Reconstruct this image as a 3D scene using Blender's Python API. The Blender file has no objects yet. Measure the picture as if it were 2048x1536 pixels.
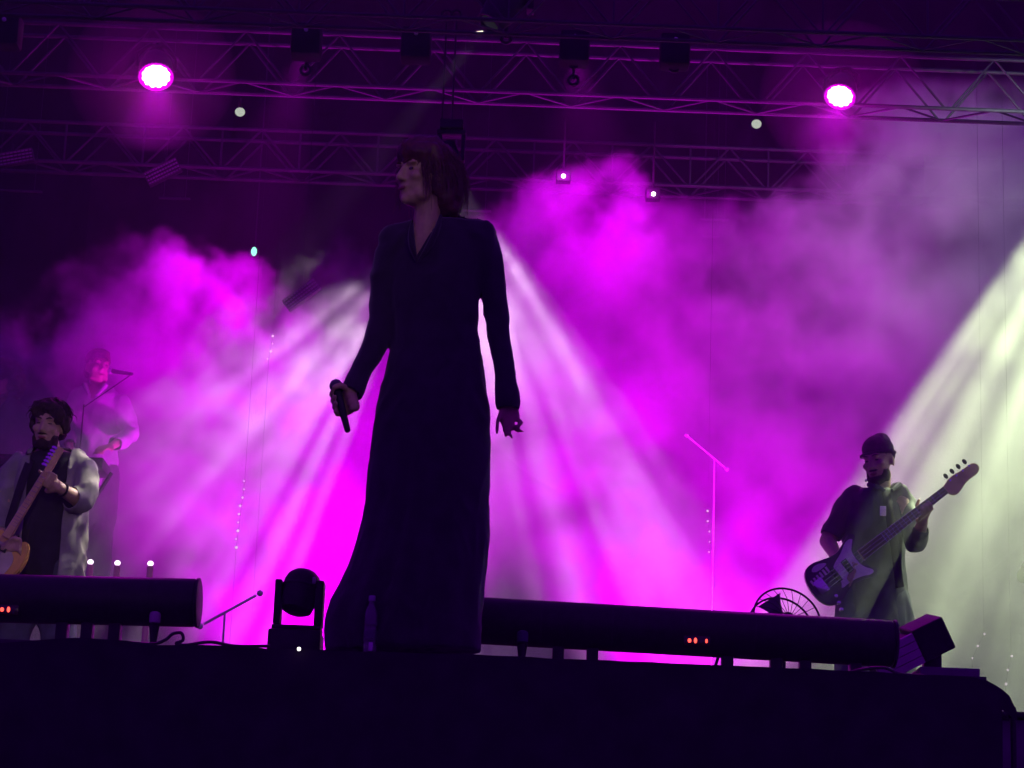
import bpy, bmesh, math, random
from mathutils import Vector, Matrix, Euler, noise
R = math.radians
sc = bpy.context.scene
COL = sc.collection
random.seed(7)

# ------------------------------------------------------------------ camera
F_PX = 4700.0                                   # focal length in photo pixels (photo 2048 wide)
CAM = Vector((0.0, -8.0, -1.14))                # z = 0 is the stage deck, the audience stands below it
PITCH, ROLL = R(14.4), R(2.2)
cam_d = bpy.data.cameras.new('camera')
cam_d.lens = F_PX / 2048 * 36
cam_d.clip_start = 0.05; cam_d.clip_end = 400
cam = bpy.data.objects.new('camera', cam_d); COL.objects.link(cam)
CM = Matrix.Rotation(R(90) + PITCH, 3, 'X') @ Matrix.Rotation(ROLL, 3, 'Z')
cam.matrix_world = Matrix.Translation(CAM) @ CM.to_4x4()
sc.camera = cam

def at(px, py, y):
    """point of the place at depth y that lies at photo pixel (px, py)"""
    d = CM @ Vector(((px - 1024) / F_PX, (768 - py) / F_PX, -1.0))
    return CAM + d * ((y - CAM.y) / d.y)
def ppm(px, py, y):
    """photo pixels per metre there"""
    v = CM.inverted() @ (at(px, py, y) - CAM)
    return F_PX / -v.z

# ------------------------------------------------------------------ world, exposure
w = bpy.data.worlds.new('World'); sc.world = w; w.use_nodes = True
bg = w.node_tree.nodes['Background']
bg.inputs['Color'].default_value = (0.26, 0.008, 1.0, 1)     # night sky glow over the venue
bg.inputs['Strength'].default_value = 0.40
sc.view_settings.view_transform = 'Standard'; sc.view_settings.look = 'None'
sc.view_settings.exposure = 0; sc.view_settings.gamma = 1
sc.render.engine = 'CYCLES'
cy = sc.cycles
cy.use_denoising = True
try: cy.denoiser = 'OPENIMAGEDENOISE'
except Exception: pass
cy.max_bounces = 3; cy.diffuse_bounces = 1; cy.glossy_bounces = 1; cy.transmission_bounces = 3
cy.volume_bounces = 0; cy.transparent_max_bounces = 8
cy.volume_step_rate = 5.0; cy.volume_max_steps = 256
cy.use_adaptive_sampling = True; cy.adaptive_threshold = 0.04
cy.sample_clamp_indirect = 4
# ------------------------------------------------------------------ lamp powers (watt) and smoke shape
P_M1, P_M2, P_M3, P_M4 = 3000, 3000, 900, 1150
P_B1, P_B2, P_B3, P_B4 = 800, 1050, 6200, 3600
HAZE = .004
# height of the smoke over the stage, read at photo columns
PROF_B = [(-60,640),(60,640),(170,580),(200,530),(290,505),(400,540),(500,600),(560,650),(620,650),(740,600),(900,480),(1000,470),(1050,400),(1150,350),(1270,370),(1330,450),(1400,450),(1500,420),(1640,330),(1720,200),(1800,20),(2120,-40)]
PROF_F = [(-60,900),(100,860),(300,760),(480,680),(560,660),(600,610),(680,555),(740,570),(790,630),(940,610),(1000,440),(1080,440),(1150,560),(1250,660),(1400,760),(1600,700),(1800,420),(2120,300)]
EDGE_B, BIL_B, DEN_B = .06, .75, 1.9
EDGE_F, BIL_F, DEN_F = .04, .36, .60
THIN_B = [(-100,.8),(200,1),(1260,1),(1370,.45),(1600,.4),(1750,.7),(2150,.9)]
THIN_F = [(-100,.8),(180,.9),(300,1),(500,1),(1300,1),(1600,.8),(2150,.8)]
FRONT_F = [(-100,4.45),(250,4.4),(450,4.1),(1300,4.1),(1600,3.6),(2150,3.4)]
# ------------------------------------------------------------------ smoke (geometry-nodes volume)
class GN:
    def __init__(s, tree): s.t = tree; s.n = tree.nodes; s.l = tree.links
    def node(s, kind, **kw):
        n = s.n.new(kind)
        for k, v in kw.items(): setattr(n, k, v)
        return n
    def put(s, sock, v):
        if isinstance(v, (int, float)): sock.default_value = v
        elif isinstance(v, (tuple, list, Vector)): sock.default_value = tuple(v)
        else: s.l.new(v, sock)
    def m(s, op, a, b=None, c=None):
        n = s.node('ShaderNodeMath', operation=op)
        for i, v in enumerate((a, b, c)):
            if v is not None: s.put(n.inputs[i], v)
        return n.outputs[0]
    def vm(s, op, a, b=None):
        n = s.node('ShaderNodeVectorMath', operation=op)
        s.put(n.inputs[0], a)
        if b is not None: s.put(n.inputs[1] if op != 'SCALE' else n.inputs['Scale'], b)
        return n.outputs['Value'] if op in ('LENGTH', 'DISTANCE', 'DOT_PRODUCT') else n.outputs['Vector']
    def noise(s, vec, scale, detail=2.0, rough=0.5, out='Fac'):
        n = s.node('ShaderNodeTexNoise')
        s.put(n.inputs['Vector'], vec); n.inputs['Scale'].default_value = scale
        n.inputs['Detail'].default_value = detail; n.inputs['Roughness'].default_value = rough
        return n.outputs[out] if out in n.outputs else n.outputs[0]
    def ramp(s, v, a, b):
        n = s.node('ShaderNodeMapRange', interpolation_type='SMOOTHSTEP')
        s.put(n.inputs['Value'], v); s.put(n.inputs['From Min'], a); s.put(n.inputs['From Max'], b)
        return n.outputs[0]
    def curve(s, v, pts, lo, hi):
        """piecewise curve of v in [lo, hi] -> value, pts = [(v, value)]"""
        vmin = min(p[1] for p in pts); vmax = max(p[1] for p in pts)
        mr = s.node('ShaderNodeMapRange'); s.put(mr.inputs['Value'], v)
        mr.inputs['From Min'].default_value = lo; mr.inputs['From Max'].default_value = hi
        fc = s.node('ShaderNodeFloatCurve'); c = fc.mapping.curves[0]
        P = [((p[0] - lo) / (hi - lo), (p[1] - vmin) / (vmax - vmin)) for p in pts]
        c.points[0].location = P[0]; c.points[1].location = P[-1]
        for p in P[1:-1]: c.points.new(*p)
        fc.mapping.update()
        s.put(fc.inputs['Value'], mr.outputs[0])
        return s.m('MULTIPLY_ADD', fc.outputs[0], vmax - vmin, vmin)

def smoke_layer(name, lo, hi, vox, profile, yref, edge, billow, dens, aniso, seed, color=(1, 1, 1), low=0.0, thin=None, front=None, curl=.16, ragged=(4.5, .42, .60, 1.0)):
    tree = bpy.data.node_groups.new(name + '_nodes', 'GeometryNodeTree')
    tree.interface.new_socket('Geometry', in_out='INPUT', socket_type='NodeSocketGeometry')
    tree.interface.new_socket('Geometry', in_out='OUTPUT', socket_type='NodeSocketGeometry')
    g = GN(tree)
    gi = g.node('NodeGroupInput'); go = g.node('NodeGroupOutput')
    pos = g.node('GeometryNodeInputPosition').outputs[0]
    off = g.vm('ADD', pos, (seed * 7.3, seed * 3.1, seed * 5.7))
    warp = g.vm('SCALE', g.vm('SUBTRACT', g.noise(off, 1.3, 2, out='Color'), (.5, .5, .5)), 0.55)
    w2 = g.vm('SCALE', g.vm('SUBTRACT', g.noise(g.vm('ADD', off, warp), 4.2, 2, out='Color'), (.5, .5, .5)), curl)
    warp = g.vm('ADD', warp, w2)
    p2 = g.vm('ADD', pos, warp); o2 = g.vm('ADD', off, warp)
    sx = g.node('ShaderNodeSeparateXYZ'); g.l.new(p2, sx.inputs[0])
    so = g.node('ShaderNodeSeparateXYZ'); g.l.new(pos, so.inputs[0])
    # top of the smoke along x
    pts = []
    for px, py in profile:
        q = at(px, py, yref); pts.append((q.x, q.z))
    # perspective: scale x and z about the camera line is NOT used, the profile is a real height over x
    top = g.curve(sx.outputs[0], pts, pts[0][0], pts[-1][0])
    big = g.noise(o2, 0.9, 4, 0.55)
    fine = g.noise(o2, 3.2, 4, 0.6)
    h = g.m('ADD', top, g.m('MULTIPLY', g.m('SUBTRACT', big, 0.5), billow))
    h = g.m('ADD', h, g.m('MULTIPLY', g.m('SUBTRACT', fine, 0.5), billow * .55))
    d = g.ramp(g.m('SUBTRACT', h, sx.outputs[2]), 0.0, edge)
    # soft front, back and sides of the bank
    ys = so.outputs[1]
    if front:  # where the bank begins, along x
        fp = [(at(a, 900, yref).x, v) for a, v in front]
        fr = g.m('SUBTRACT', ys, g.curve(so.outputs[0], fp, fp[0][0], fp[-1][0]))
        fr = g.m('ADD', fr, g.m('MULTIPLY', g.m('SUBTRACT', big, .5), .8))
        fy = g.ramp(fr, 0.0, .3)
    else: fy = g.ramp(ys, lo[1], lo[1] + .3)
    fy = g.m('MULTIPLY', fy, g.ramp(ys, hi[1], hi[1] - .3))
    d = g.m('MULTIPLY', d, fy)
    det = g.noise(o2, 1.7, 5, 0.62)
    soft = g.m('MULTIPLY_ADD', g.ramp(det, .36, .64), 1.0 - low, low)
    # torn, curdled smoke near the top of the bank, even smoke lower down
    rag = g.ramp(g.noise(o2, ragged[0], 4, .6), ragged[1], ragged[2])
    k = g.ramp(g.m('SUBTRACT', h, sx.outputs[2]), ragged[3], 0.1)
    d = g.m('MULTIPLY', d, soft)
    d = g.m('MULTIPLY', d, g.m('ADD', g.m('SUBTRACT', 1.0, k), g.m('MULTIPLY', k, g.m('MULTIPLY', rag, 1.7))))
    if thin:   # density along x
        tp = [(at(a, 900, yref).x, v) for a, v in thin]
        d = g.m('MULTIPLY', d, g.curve(so.outputs[0], tp, tp[0][0], tp[-1][0]))
    d = g.m('ADD', g.m('MULTIPLY', d, dens), 0.0005)
    vc = g.node('GeometryNodeVolumeCube')
    g.put(vc.inputs['Density'], d)
    vc.inputs['Background'].default_value = 0
    vc.inputs['Min'].default_value = lo; vc.inputs['Max'].default_value = hi
    for i, k in enumerate('XYZ'):
        vc.inputs['Resolution ' + k].default_value = max(8, int((hi[i] - lo[i]) / vox))
    sm = g.node('GeometryNodeSetMaterial')
    mat = bpy.data.materials.new(name + '_air'); mat.use_nodes = True
    nt = mat.node_tree; nt.nodes.clear()
    pv = nt.nodes.new('ShaderNodeVolumePrincipled'); mo = nt.nodes.new('ShaderNodeOutputMaterial')
    pv.inputs['Color'].default_value = (*color, 1)
    pv.inputs['Density'].default_value = 1.0; pv.inputs['Anisotropy'].default_value = aniso
    nt.links.new(pv.outputs[0], mo.inputs['Volume'])
    sm.inputs['Material'].default_value = mat
    g.l.new(vc.outputs[0], sm.inputs['Geometry']); g.l.new(sm.outputs[0], go.inputs[0])
    vol = bpy.data.volumes.new(name)
    vol.render.step_size = vox * 1.6; vol.render.clipping = 0.0
    vol.materials.append(mat)
    o = bpy.data.objects.new(name, vol); COL.objects.link(o)
    md = o.modifiers.new('nodes', 'NODES'); md.node_group = tree
    o['kind'] = 'stuff'
    return o

# ------------------------------------------------------------------ materials
def mat(name, col, rough=0.6, metal=0.0, var=0.25, scale=14.0, bump=0.0, emit=None, estr=0.0, spec=0.5, sheen=0.0, alpha_trans=0.0):
    m = bpy.data.materials.get(name)
    if m: return m
    m = bpy.data.materials.new(name); m.use_nodes = True
    nt = m.node_tree; b = nt.nodes['Principled BSDF']
    b.inputs['Roughness'].default_value = rough; b.inputs['Metallic'].default_value = metal
    b.inputs['Specular IOR Level'].default_value = spec
    if sheen: b.inputs['Sheen Weight'].default_value = sheen
    if alpha_trans: b.inputs['Transmission Weight'].default_value = alpha_trans
    tc = nt.nodes.new('ShaderNodeTexCoord')
    n = nt.nodes.new('ShaderNodeTexNoise'); n.inputs['Scale'].default_value = scale; n.inputs['Detail'].default_value = 5
    nt.links.new(tc.outputs['Object'], n.inputs['Vector'])
    r = nt.nodes.new('ShaderNodeValToRGB')
    r.color_ramp.elements[0].position = .3; r.color_ramp.elements[1].position = .7
    r.color_ramp.elements[0].color = (*[c * (1 - var) for c in col], 1)
    r.color_ramp.elements[1].color = (*[min(1, c * (1 + var)) for c in col], 1)
    nt.links.new(n.outputs[0], r.inputs[0]); nt.links.new(r.outputs[0], b.inputs['Base Color'])
    if bump:
        bp = nt.nodes.new('ShaderNodeBump'); bp.inputs['Strength'].default_value = bump; bp.inputs['Distance'].default_value = .01
        nt.links.new(n.outputs[0], bp.inputs['Height']); nt.links.new(bp.outputs[0], b.inputs['Normal'])
    if emit:
        b.inputs['Emission Color'].default_value = (*emit, 1); b.inputs['Emission Strength'].default_value = estr
    return m

M = dict(
    black_metal=mat('black_metal', (.016, .016, .018), .5, .0, .3, 30, .1, spec=.25),
    black_cloth=mat('black_cloth', (.020, .013, .024), .9, 0, .35, 9, .25, sheen=.0, spec=.2),
    gown_cloth=mat('gown_cloth', (.020, .010, .026), .85, 0, .3, 16, .2, spec=.25, sheen=.25),
    drape=mat('drape_cloth', (.010, .009, .013), .95, 0, .4, 3, .3, spec=.1),
    deck=mat('deck_paint', (.025, .024, .026), .6, 0, .4, 5, .2),
    ground=mat('ground_asphalt', (.05, .048, .047), .9, 0, .3, 2, .3),
    alu=mat('aluminium', (.04, .038, .044), .5, .4, .2, 20, .05),
    grey=mat('grey_plastic', (.30, .30, .31), .5, 0, .15, 20),
    dark_grey=mat('dark_grey_board', (.12, .115, .125), .7, 0, .3, 6, .2),
    white=mat('white_plastic', (.75, .75, .72), .5, 0, .08, 20),
    skin=mat('skin', (.44, .28, .17), .5, 0, .12, 35, .05, spec=.4),
    skin_dim=mat('skin_tan', (.40, .25, .18), .5, 0, .15, 35, .05, spec=.4),
    red_hair=mat('red_hair', (.085, .015, .012), .5, 0, .5, 60, .3, spec=.5),
    black_hair=mat('black_hair', (.030, .016, .013), .7, 0, .5, 60, .3, spec=.15),
    brown_hair=mat('brown_hair', (.09, .030, .020), .7, 0, .5, 60, .3, spec=.15),
    lips=mat('lips', (.22, .05, .05), .4, 0, .1, 40),
    eye=mat('eye', (.05, .03, .025), .2, 0, .1, 40),
    tee=mat('tee_cloth', (.020, .018, .024), .9, 0, .3, 14, .2, spec=.2),
    overshirt=mat('overshirt_cloth', (.21, .19, .20), .85, 0, .18, 12, .3, spec=.2),
    denim=mat('denim_cloth', (.05, .055, .085), .85, 0, .3, 14, .3),
    shirt=mat('shirt_cloth', (.34, .30, .34), .8, 0, .15, 12, .2),
    jacket=mat('jacket_cloth', (.035, .04, .045), .7, 0, .35, 12, .3),
    beanie=mat('beanie_knit', (.022, .02, .024), .9, 0, .3, 50, .4),
    blond_wood=mat('blond_wood', (.62, .38, .07), .35, 0, .22, 9, .03),
    maple=mat('maple_wood', (.55, .34, .18), .4, 0, .18, 18, .03),
    rosewood=mat('rosewood', (.09, .035, .025), .45, 0, .3, 22, .05),
    bass_body=mat('bass_finish', (.07, .045, .06), .3, 0, .3, 8),
    pearl=mat('pearloid', (.75, .62, .66), .3, 0, .12, 26),
    chrome=mat('chrome', (.75, .75, .75), .18, 1.0, .05, 20),
    cable=mat('rubber_cable', (.02, .02, .022), .5, 0, .2, 30),
    bronze=mat('bronze', (.06, .045, .03), .35, .9, .2, 30, .1),
    panel=mat('ribbed_board', (.50, .36, .44), .6, 0, .15, 10, .15),
    pink_post=mat('pink_plastic', (.60, .22, .30), .4, 0, .1, 20),
    keys=mat('key_plastic', (.7, .7, .68), .35, 0, .05, 20),
)
def emis(name, col, s):
    m = bpy.data.materials.get(name)
    if m: return m
    m = bpy.data.materials.new(name); m.use_nodes = True; nt = m.node_tree; nt.nodes.clear()
    e = nt.nodes.new('ShaderNodeEmission'); o = nt.nodes.new('ShaderNodeOutputMaterial')
    tc = nt.nodes.new('ShaderNodeTexCoord'); n = nt.nodes.new('ShaderNodeTexNoise'); n.inputs['Scale'].default_value = 40
    mr = nt.nodes.new('ShaderNodeMapRange'); mr.inputs['To Min'].default_value = s * .8; mr.inputs['To Max'].default_value = s * 1.2
    nt.links.new(tc.outputs['Object'], n.inputs['Vector']); nt.links.new(n.outputs[0], mr.inputs['Value'])
    nt.links.new(mr.outputs[0], e.inputs['Strength'])
    e.inputs['Color'].default_value = (*col, 1); nt.links.new(e.outputs[0], o.inputs['Surface'])
    m.cycles.emission_sampling = 'NONE'
    return m

# ------------------------------------------------------------------ mesh helpers
V = Vector
class MB:
    """collects shapes; build() links them as one mesh object"""
    def __init__(s): s.bm = bmesh.new()
    def faces(s, vs, fs):
        vv = [s.bm.verts.new(v) for v in vs]
        for f in fs:
            try: s.bm.faces.new([vv[i] for i in f])
            except ValueError: pass
        return s
    def box(s, lo, hi, mtx=None, bev=0.0):
        t = bmesh.new(); bmesh.ops.create_cube(t, size=1)
        for v in t.verts:
            v.co = V([lo[i] + (v.co[i] + .5) * (hi[i] - lo[i]) for i in range(3)])
        if bev: bmesh.ops.bevel(t, geom=list(t.edges), offset=bev, segments=2, affect='EDGES', profile=.5)
        return s.add(t, mtx)
    def add(s, t, mtx=None):
        if mtx is not None: bmesh.ops.transform(t, matrix=mtx, verts=t.verts)
        me = bpy.data.meshes.new('tmp'); t.to_mesh(me); t.free(); s.bm.from_mesh(me); bpy.data.meshes.remove(me)
        return s
    def tube(s, pts, r, seg=8, cap=True, closed=False):
        """tube along points; r a number or one per point"""
        pts = [V(p) for p in pts]; n = len(pts)
        rr = r if isinstance(r, (list, tuple)) else [r] * n
        rings = []; up = None
        for i, p in enumerate(pts):
            a = pts[i - 1] if (i > 0 or closed) else p
            b = pts[(i + 1) % n] if (i < n - 1 or closed) else p
            d = (b - a).normalized()
            if up is None:
                up = V((0, 0, 1)) if abs(d.z) < .9 else V((1, 0, 0))
            x = d.cross(up).normalized(); up = x.cross(d).normalized()
            rings.append([s.bm.verts.new(p + (x * math.cos(2 * math.pi * k / seg) + up * math.sin(2 * math.pi * k / seg)) * rr[i]) for k in range(seg)])
        m = n if closed else n - 1
        for i in range(m):
            A, B = rings[i], rings[(i + 1) % n]
            for k in range(seg):
                try: s.bm.faces.new((A[k], A[(k + 1) % seg], B[(k + 1) % seg], B[k]))
                except ValueError: pass
        if cap and not closed:
            s.bm.faces.new(rings[0][::-1]); s.bm.faces.new(rings[-1])
        return s
    def lathe(s, prof, seg=24, mtx=None):
        """profile [(r, h)] turned about local z"""
        t = bmesh.new(); rings = []
        for r, h in prof:
            rings.append([t.verts.new((max(r, 1e-5) * math.cos(2 * math.pi * k / seg), max(r, 1e-5) * math.sin(2 * math.pi * k / seg), h)) for k in range(seg)])
        for A, B in zip(rings, rings[1:]):
            for k in range(seg): t.faces.new((A[k], A[(k + 1) % seg], B[(k + 1) % seg], B[k]))
        t.faces.new(rings[0][::-1]); t.faces.new(rings[-1])
        return s.add(t, mtx)
    def sphere(s, c, r, u=12, v=8, mtx=None):
        t = bmesh.new(); bmesh.ops.create_uvsphere(t, u_segments=u, v_segments=v, radius=1)
        rr = r if isinstance(r, (tuple, list)) else (r, r, r)
        m = Matrix.Translation(V(c)) @ (mtx.to_4x4() if mtx is not None else Matrix.Identity(4)) @ Matrix.Diagonal((*rr, 1))
        return s.add(t, m)
    def prism(s, outline, y0, y1, mtx=None, bev=0.0):
        """outline [(x, z)] given thickness from y0 to y1"""
        t = bmesh.new()
        A = [t.verts.new((x, y0, z)) for x, z in outline]; B = [t.verts.new((x, y1, z)) for x, z in outline]
        n = len(outline)
        t.faces.new(A); t.faces.new(B[::-1])
        for k in range(n): t.faces.new((A[k], B[k], B[(k + 1) % n], A[(k + 1) % n]))
        bmesh.ops.recalc_face_normals(t, faces=t.faces)
        if bev: bmesh.ops.bevel(t, geom=[e for e in t.edges if abs(e.verts[0].co.y - e.verts[1].co.y) < 1e-6], offset=bev, segments=2, affect='EDGES')
        return s.add(t, mtx)
    def torus(s, c, R_, r, mtx=None, seg=40, sub=8):
        pts = [V((R_ * math.cos(2 * math.pi * k / seg), 0, R_ * math.sin(2 * math.pi * k / seg))) for k in range(seg)]
        if mtx is not None: pts = [mtx @ p for p in pts]
        return s.tube([p + V(c) for p in pts], r, sub, closed=True)
    def capsule(s, p0, r0, p1, r1, seg=14):
        p0, p1 = V(p0), V(p1); d = p1 - p0; L = d.length
        if L < 1e-6: return s.sphere(p0, max(r0, r1), seg, 8)
        q = d.to_track_quat('Z', 'Y').to_matrix().to_4x4()
        prof = []
        for k in range(5): a = -math.pi / 2 + k * math.pi / 8; prof.append((r0 * math.cos(a), r0 * math.sin(a)))
        for k in range(5): a = k * math.pi / 8; prof.append((r1 * math.cos(a), L + r1 * math.sin(a)))
        return s.lathe(prof, seg, Matrix.Translation(p0) @ q)
    def chain(s, pr, seg=12):
        for (a, ra), (b, rb) in zip(pr, pr[1:]): s.capsule(a, ra, b, rb, seg)
        return s
    def loft(s, rings, seg=32):
        """rings [(centre, half width, half depth)] stacked into a closed body"""
        RR = []
        for c, a, b in rings:
            c = V(c); RR.append([s.bm.verts.new(c + V((a * math.cos(2 * math.pi * k / seg), b * math.sin(2 * math.pi * k / seg), 0))) for k in range(seg)])
        for A, B in zip(RR, RR[1:]):
            for k in range(seg): s.bm.faces.new((A[k], A[(k + 1) % seg], B[(k + 1) % seg], B[k]))
        s.bm.faces.new(RR[0][::-1]); s.bm.faces.new(RR[-1])
        return s
    def build(s, name, m, parent=None, smooth=True, recalc=True):
        if recalc: bmesh.ops.recalc_face_normals(s.bm, faces=s.bm.faces)
        me = bpy.data.meshes.new(name); s.bm.to_mesh(me); s.bm.free()
        me.materials.append(m)
        if smooth:
            for p in me.polygons: p.use_smooth = True
            try: me.set_sharp_from_angle(angle=R(38))
            except Exception: pass
        return link(name, me, parent)
    def remesh(s, name, m, parent=None, voxel=.01, smooth=4, shape=None, cut=None, planes=()):
        """one continuous skin round everything collected"""
        bmesh.ops.recalc_face_normals(s.bm, faces=s.bm.faces)
        me = bpy.data.meshes.new('tmp_' + name); s.bm.to_mesh(me); s.bm.free()
        o = bpy.data.objects.new('tmp_' + name, me); COL.objects.link(o)
        a = o.modifiers.new('r', 'REMESH'); a.mode = 'VOXEL'; a.voxel_size = voxel; a.adaptivity = 0
        if smooth:
            b = o.modifiers.new('s', 'SMOOTH'); b.iterations = smooth; b.factor = .5
        dg = bpy.context.evaluated_depsgraph_get()
        me2 = bpy.data.meshes.new_from_object(o.evaluated_get(dg))
        bpy.data.objects.remove(o); bpy.data.meshes.remove(me)
        me2.name = name
        if shape:
            nrm = [v.normal.copy() for v in me2.vertices]
            for v, n in zip(me2.vertices, nrm): v.co = shape(v.co.copy(), n)
        if cut:
            b = bmesh.new(); b.from_mesh(me2)
            for co_, no_ in planes: bmesh.ops.bisect_plane(b, geom=list(b.verts) + list(b.edges) + list(b.faces), plane_co=co_, plane_no=no_)
            b.normal_update()
            kill = [f for f in b.faces if cut(f.calc_center_median(), f.normal)]
            bmesh.ops.delete(b, geom=kill, context='FACES'); b.to_mesh(me2); b.free()
        me2.materials.clear(); me2.materials.append(m)
        for p in me2.polygons: p.use_smooth = True
        return link(name, me2, parent)

def link(name, data, parent=None):
    o = bpy.data.objects.new(name, data); COL.objects.link(o)
    if parent is not None:
        o.parent = parent; o.matrix_parent_inverse = wm(parent).inverted()
    return o
def wm(o):
    m = o.matrix_basis.copy()
    if o.parent is not None: m = wm(o.parent) @ o.matrix_parent_inverse @ m
    return m
def thing(name, label, cat, loc=(0, 0, 0), group=None):
    o = bpy.data.objects.new(name, None); COL.objects.link(o); o.location = loc; o.empty_display_size = .1
    return tag(o, label, cat, group)
def tag(o, label, cat, group=None):
    o['label'] = label; o['category'] = cat
    if group: o['group'] = group
    return o
def struct(o): o['kind'] = 'structure'; return o
def place(o, mtx):
    """move a thing built at the origin (parts parented with identity inverse)"""
    o.matrix_basis = mtx; return o
def copy_tree(o, parent=None):
    c = o.copy(); COL.objects.link(c)
    if parent is not None: c.parent = parent
    for ch in [k for k in bpy.data.objects if k.parent == o]:
        if ch.type == 'LIGHT': continue
        copy_tree(ch, c)
    return c
def creases(co, a=.010, s=9.0):
    """folds of worn cloth"""
    q = V((co.x * s, co.y * s, co.z * s * .55)); q = q + V((noise.noise(q * .6), noise.noise(q * .6 + V((7, 3, 1))), noise.noise(q * .6 + V((2, 9, 4))))) * .9
    return a * (1.0 - 2.6 * abs(noise.noise(q))) + a * .5 * (0.5 - abs(noise.noise(q * 2.3))) + a * .8 * noise.noise(co * 5)
def lin(a, b, t): return V(a) + (V(b) - V(a)) * t
def look(fwd, up=(0, 0, 1)):
    """matrix whose local -Y looks along fwd, local Z near up"""
    y = -V(fwd).normalized(); x = y.cross(V(up)).normalized(); z = x.cross(y)
    return Matrix((x, y, z)).transposed()
# ------------------------------------------------------------------ the setting
struct(MB().box((-60, -48, -2.9), (60, 60, -2.6)).build('ground', M['ground'], smooth=False))
EDGE = 0.35
XR = at(1990, 1450, EDGE).x
struct(MB().box((-9, EDGE + .04, -.16), (XR - .02, 3.0, 0)).build('stage_floor', M['deck'], smooth=False))
struct(MB().box((-9, 3.004, -.16), (9, 11.4, 0)).build('stage_floor', M['deck'], smooth=False))
struct(MB().box((-9, 3.02, -2.6), (9, 3.10, -.164)).build('stage_wall', M['deck'], smooth=False))

# black cloth skirt hung along the stage edge, its upper hem uneven, its right corner rounded off
def skirt():
    mb = MB(); NX, NZ = 300, 26; x0, x1 = -6.0, at(2031, 1400, EDGE).x
    grid = []
    prof = [(0, 1287), (150, 1277), (260, 1284), (300, 1291), (420, 1293), (470, 1292), (545, 1299), (700, 1304), (800, 1307), (962, 1311), (1150, 1320), (1350, 1328), (1450, 1333), (1640, 1340), (1740, 1345), (1800, 1350), (1850, 1352), (1900, 1353), (1940, 1356), (1975, 1363), (2000, 1378), (2018, 1394), (2027, 1410), (2031, 1424)]
    tz = [(at(a, b, EDGE).x, at(a, b, EDGE).z) for a, b in prof]
    def top(x):
        if x <= tz[0][0]: return tz[0][1]
        for (xa, za), (xb, zb) in zip(tz, tz[1:]):
            if x <= xb: return za + (zb - za) * (x - xa) / (xb - xa)
        return tz[-1][1]
    xin = at(1992, 1450, EDGE).x
    for i in range(NX + 1):
        t = i / NX; x = x0 + (x1 - x0) * t; col = []
        zt = top(x) + .004 * noise.noise(V((x * 9, 3.3, 0)))
        zb = -2.55 if x < xin else at(2020, 1432, EDGE).z + .05 * (x1 - x) / (x1 - xin) - .02
        for j in range(NZ + 1):
            u = j / NZ; z = zt + (zb - zt) * u ** 1.6
            f = min(1, (zt - z) / .5)
            fold = f * (.030 * math.sin(x * 17 + 2.2 * noise.noise(V((x * 1.7, 0, 5)))) + .03 * noise.noise(V((x * 3.1, z * .7, 1)))) + .008 * noise.noise(V((x * 8, z * 6, 2)))
            col.append(mb.bm.verts.new((x, EDGE - .02 + fold - .02 * f, z)))
        grid.append(col)
    for A, B in zip(grid, grid[1:]):
        for j in range(NZ): mb.bm.faces.new((A[j], A[j + 1], B[j + 1], B[j]))
    # the hem turns back over the deck
    back = [mb.bm.verts.new((c[0].co.x, EDGE + .10, min(c[0].co.z, c[0].co.z) - .012)) for c in grid]
    for i in range(NX): mb.bm.faces.new((grid[i][0], grid[i + 1][0], back[i + 1], back[i]))
    return mb.build('stage_skirt', M['black_cloth'])
tag(skirt(), 'long black cloth skirt hanging down the front edge of the stage', 'stage skirt')
t = thing('deck_leg', 'black steel leg holding up the rounded stage corner', 'support leg', (at(2026, 1450, .5).x, .5, -2.6))
a = at(2026, 1415, .5)
MB().tube([(a.x, .5, -2.6), (a.x, .5, a.z)], .011, 10).build('pole', M['black_metal'], t)
MB().box((a.x - .06, .44, -2.6), (a.x + .06, .56, -2.588), bev=.003).build('foot_plate', M['black_metal'], t)
MB().tube([(a.x, .5, a.z - .25), (a.x - .16, .5, a.z - .55)], .007, 8).build('brace', M['black_metal'], t)

b0 = at(1975, 1422, 1.6)
t = thing('side_platform', 'low dark grey platform beyond the rounded stage corner', 'platform', (b0.x, 1.6, -2.6))
MB().box((b0.x, 1.6, -2.6), (b0.x + 1.3, 2.9, b0.z - .03), bev=.01).build('panel', M['dark_grey'], t, smooth=False)
MB().box((b0.x - .02, 1.57, b0.z - .027), (b0.x + 1.32, 2.92, b0.z), bev=.008).build('top', M['black_metal'], t, smooth=False)

# black drape closing the stage at the back
mb = MB(); NX = 420; rows = []
for i in range(NX + 1):
    x = -14 + 28 * i / NX
    y = 11.2 + .10 * math.sin(x * 9 + 1.5 * noise.noise(V((x * .8, 1, 0)))) + .05 * noise.noise(V((x * 3, 2, 0)))
    rows.append((mb.bm.verts.new((x, y, 0)), mb.bm.verts.new((x, y + .03 * noise.noise(V((x, 4, 4))), 10))))
for A, B in zip(rows, rows[1:]): mb.bm.faces.new((A[0], B[0], B[1], A[1]))
bd = mb.build('backdrop_curtain', M['drape'])
tag(bd, 'tall black pleated curtain closing the back of the stage', 'curtain')

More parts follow.
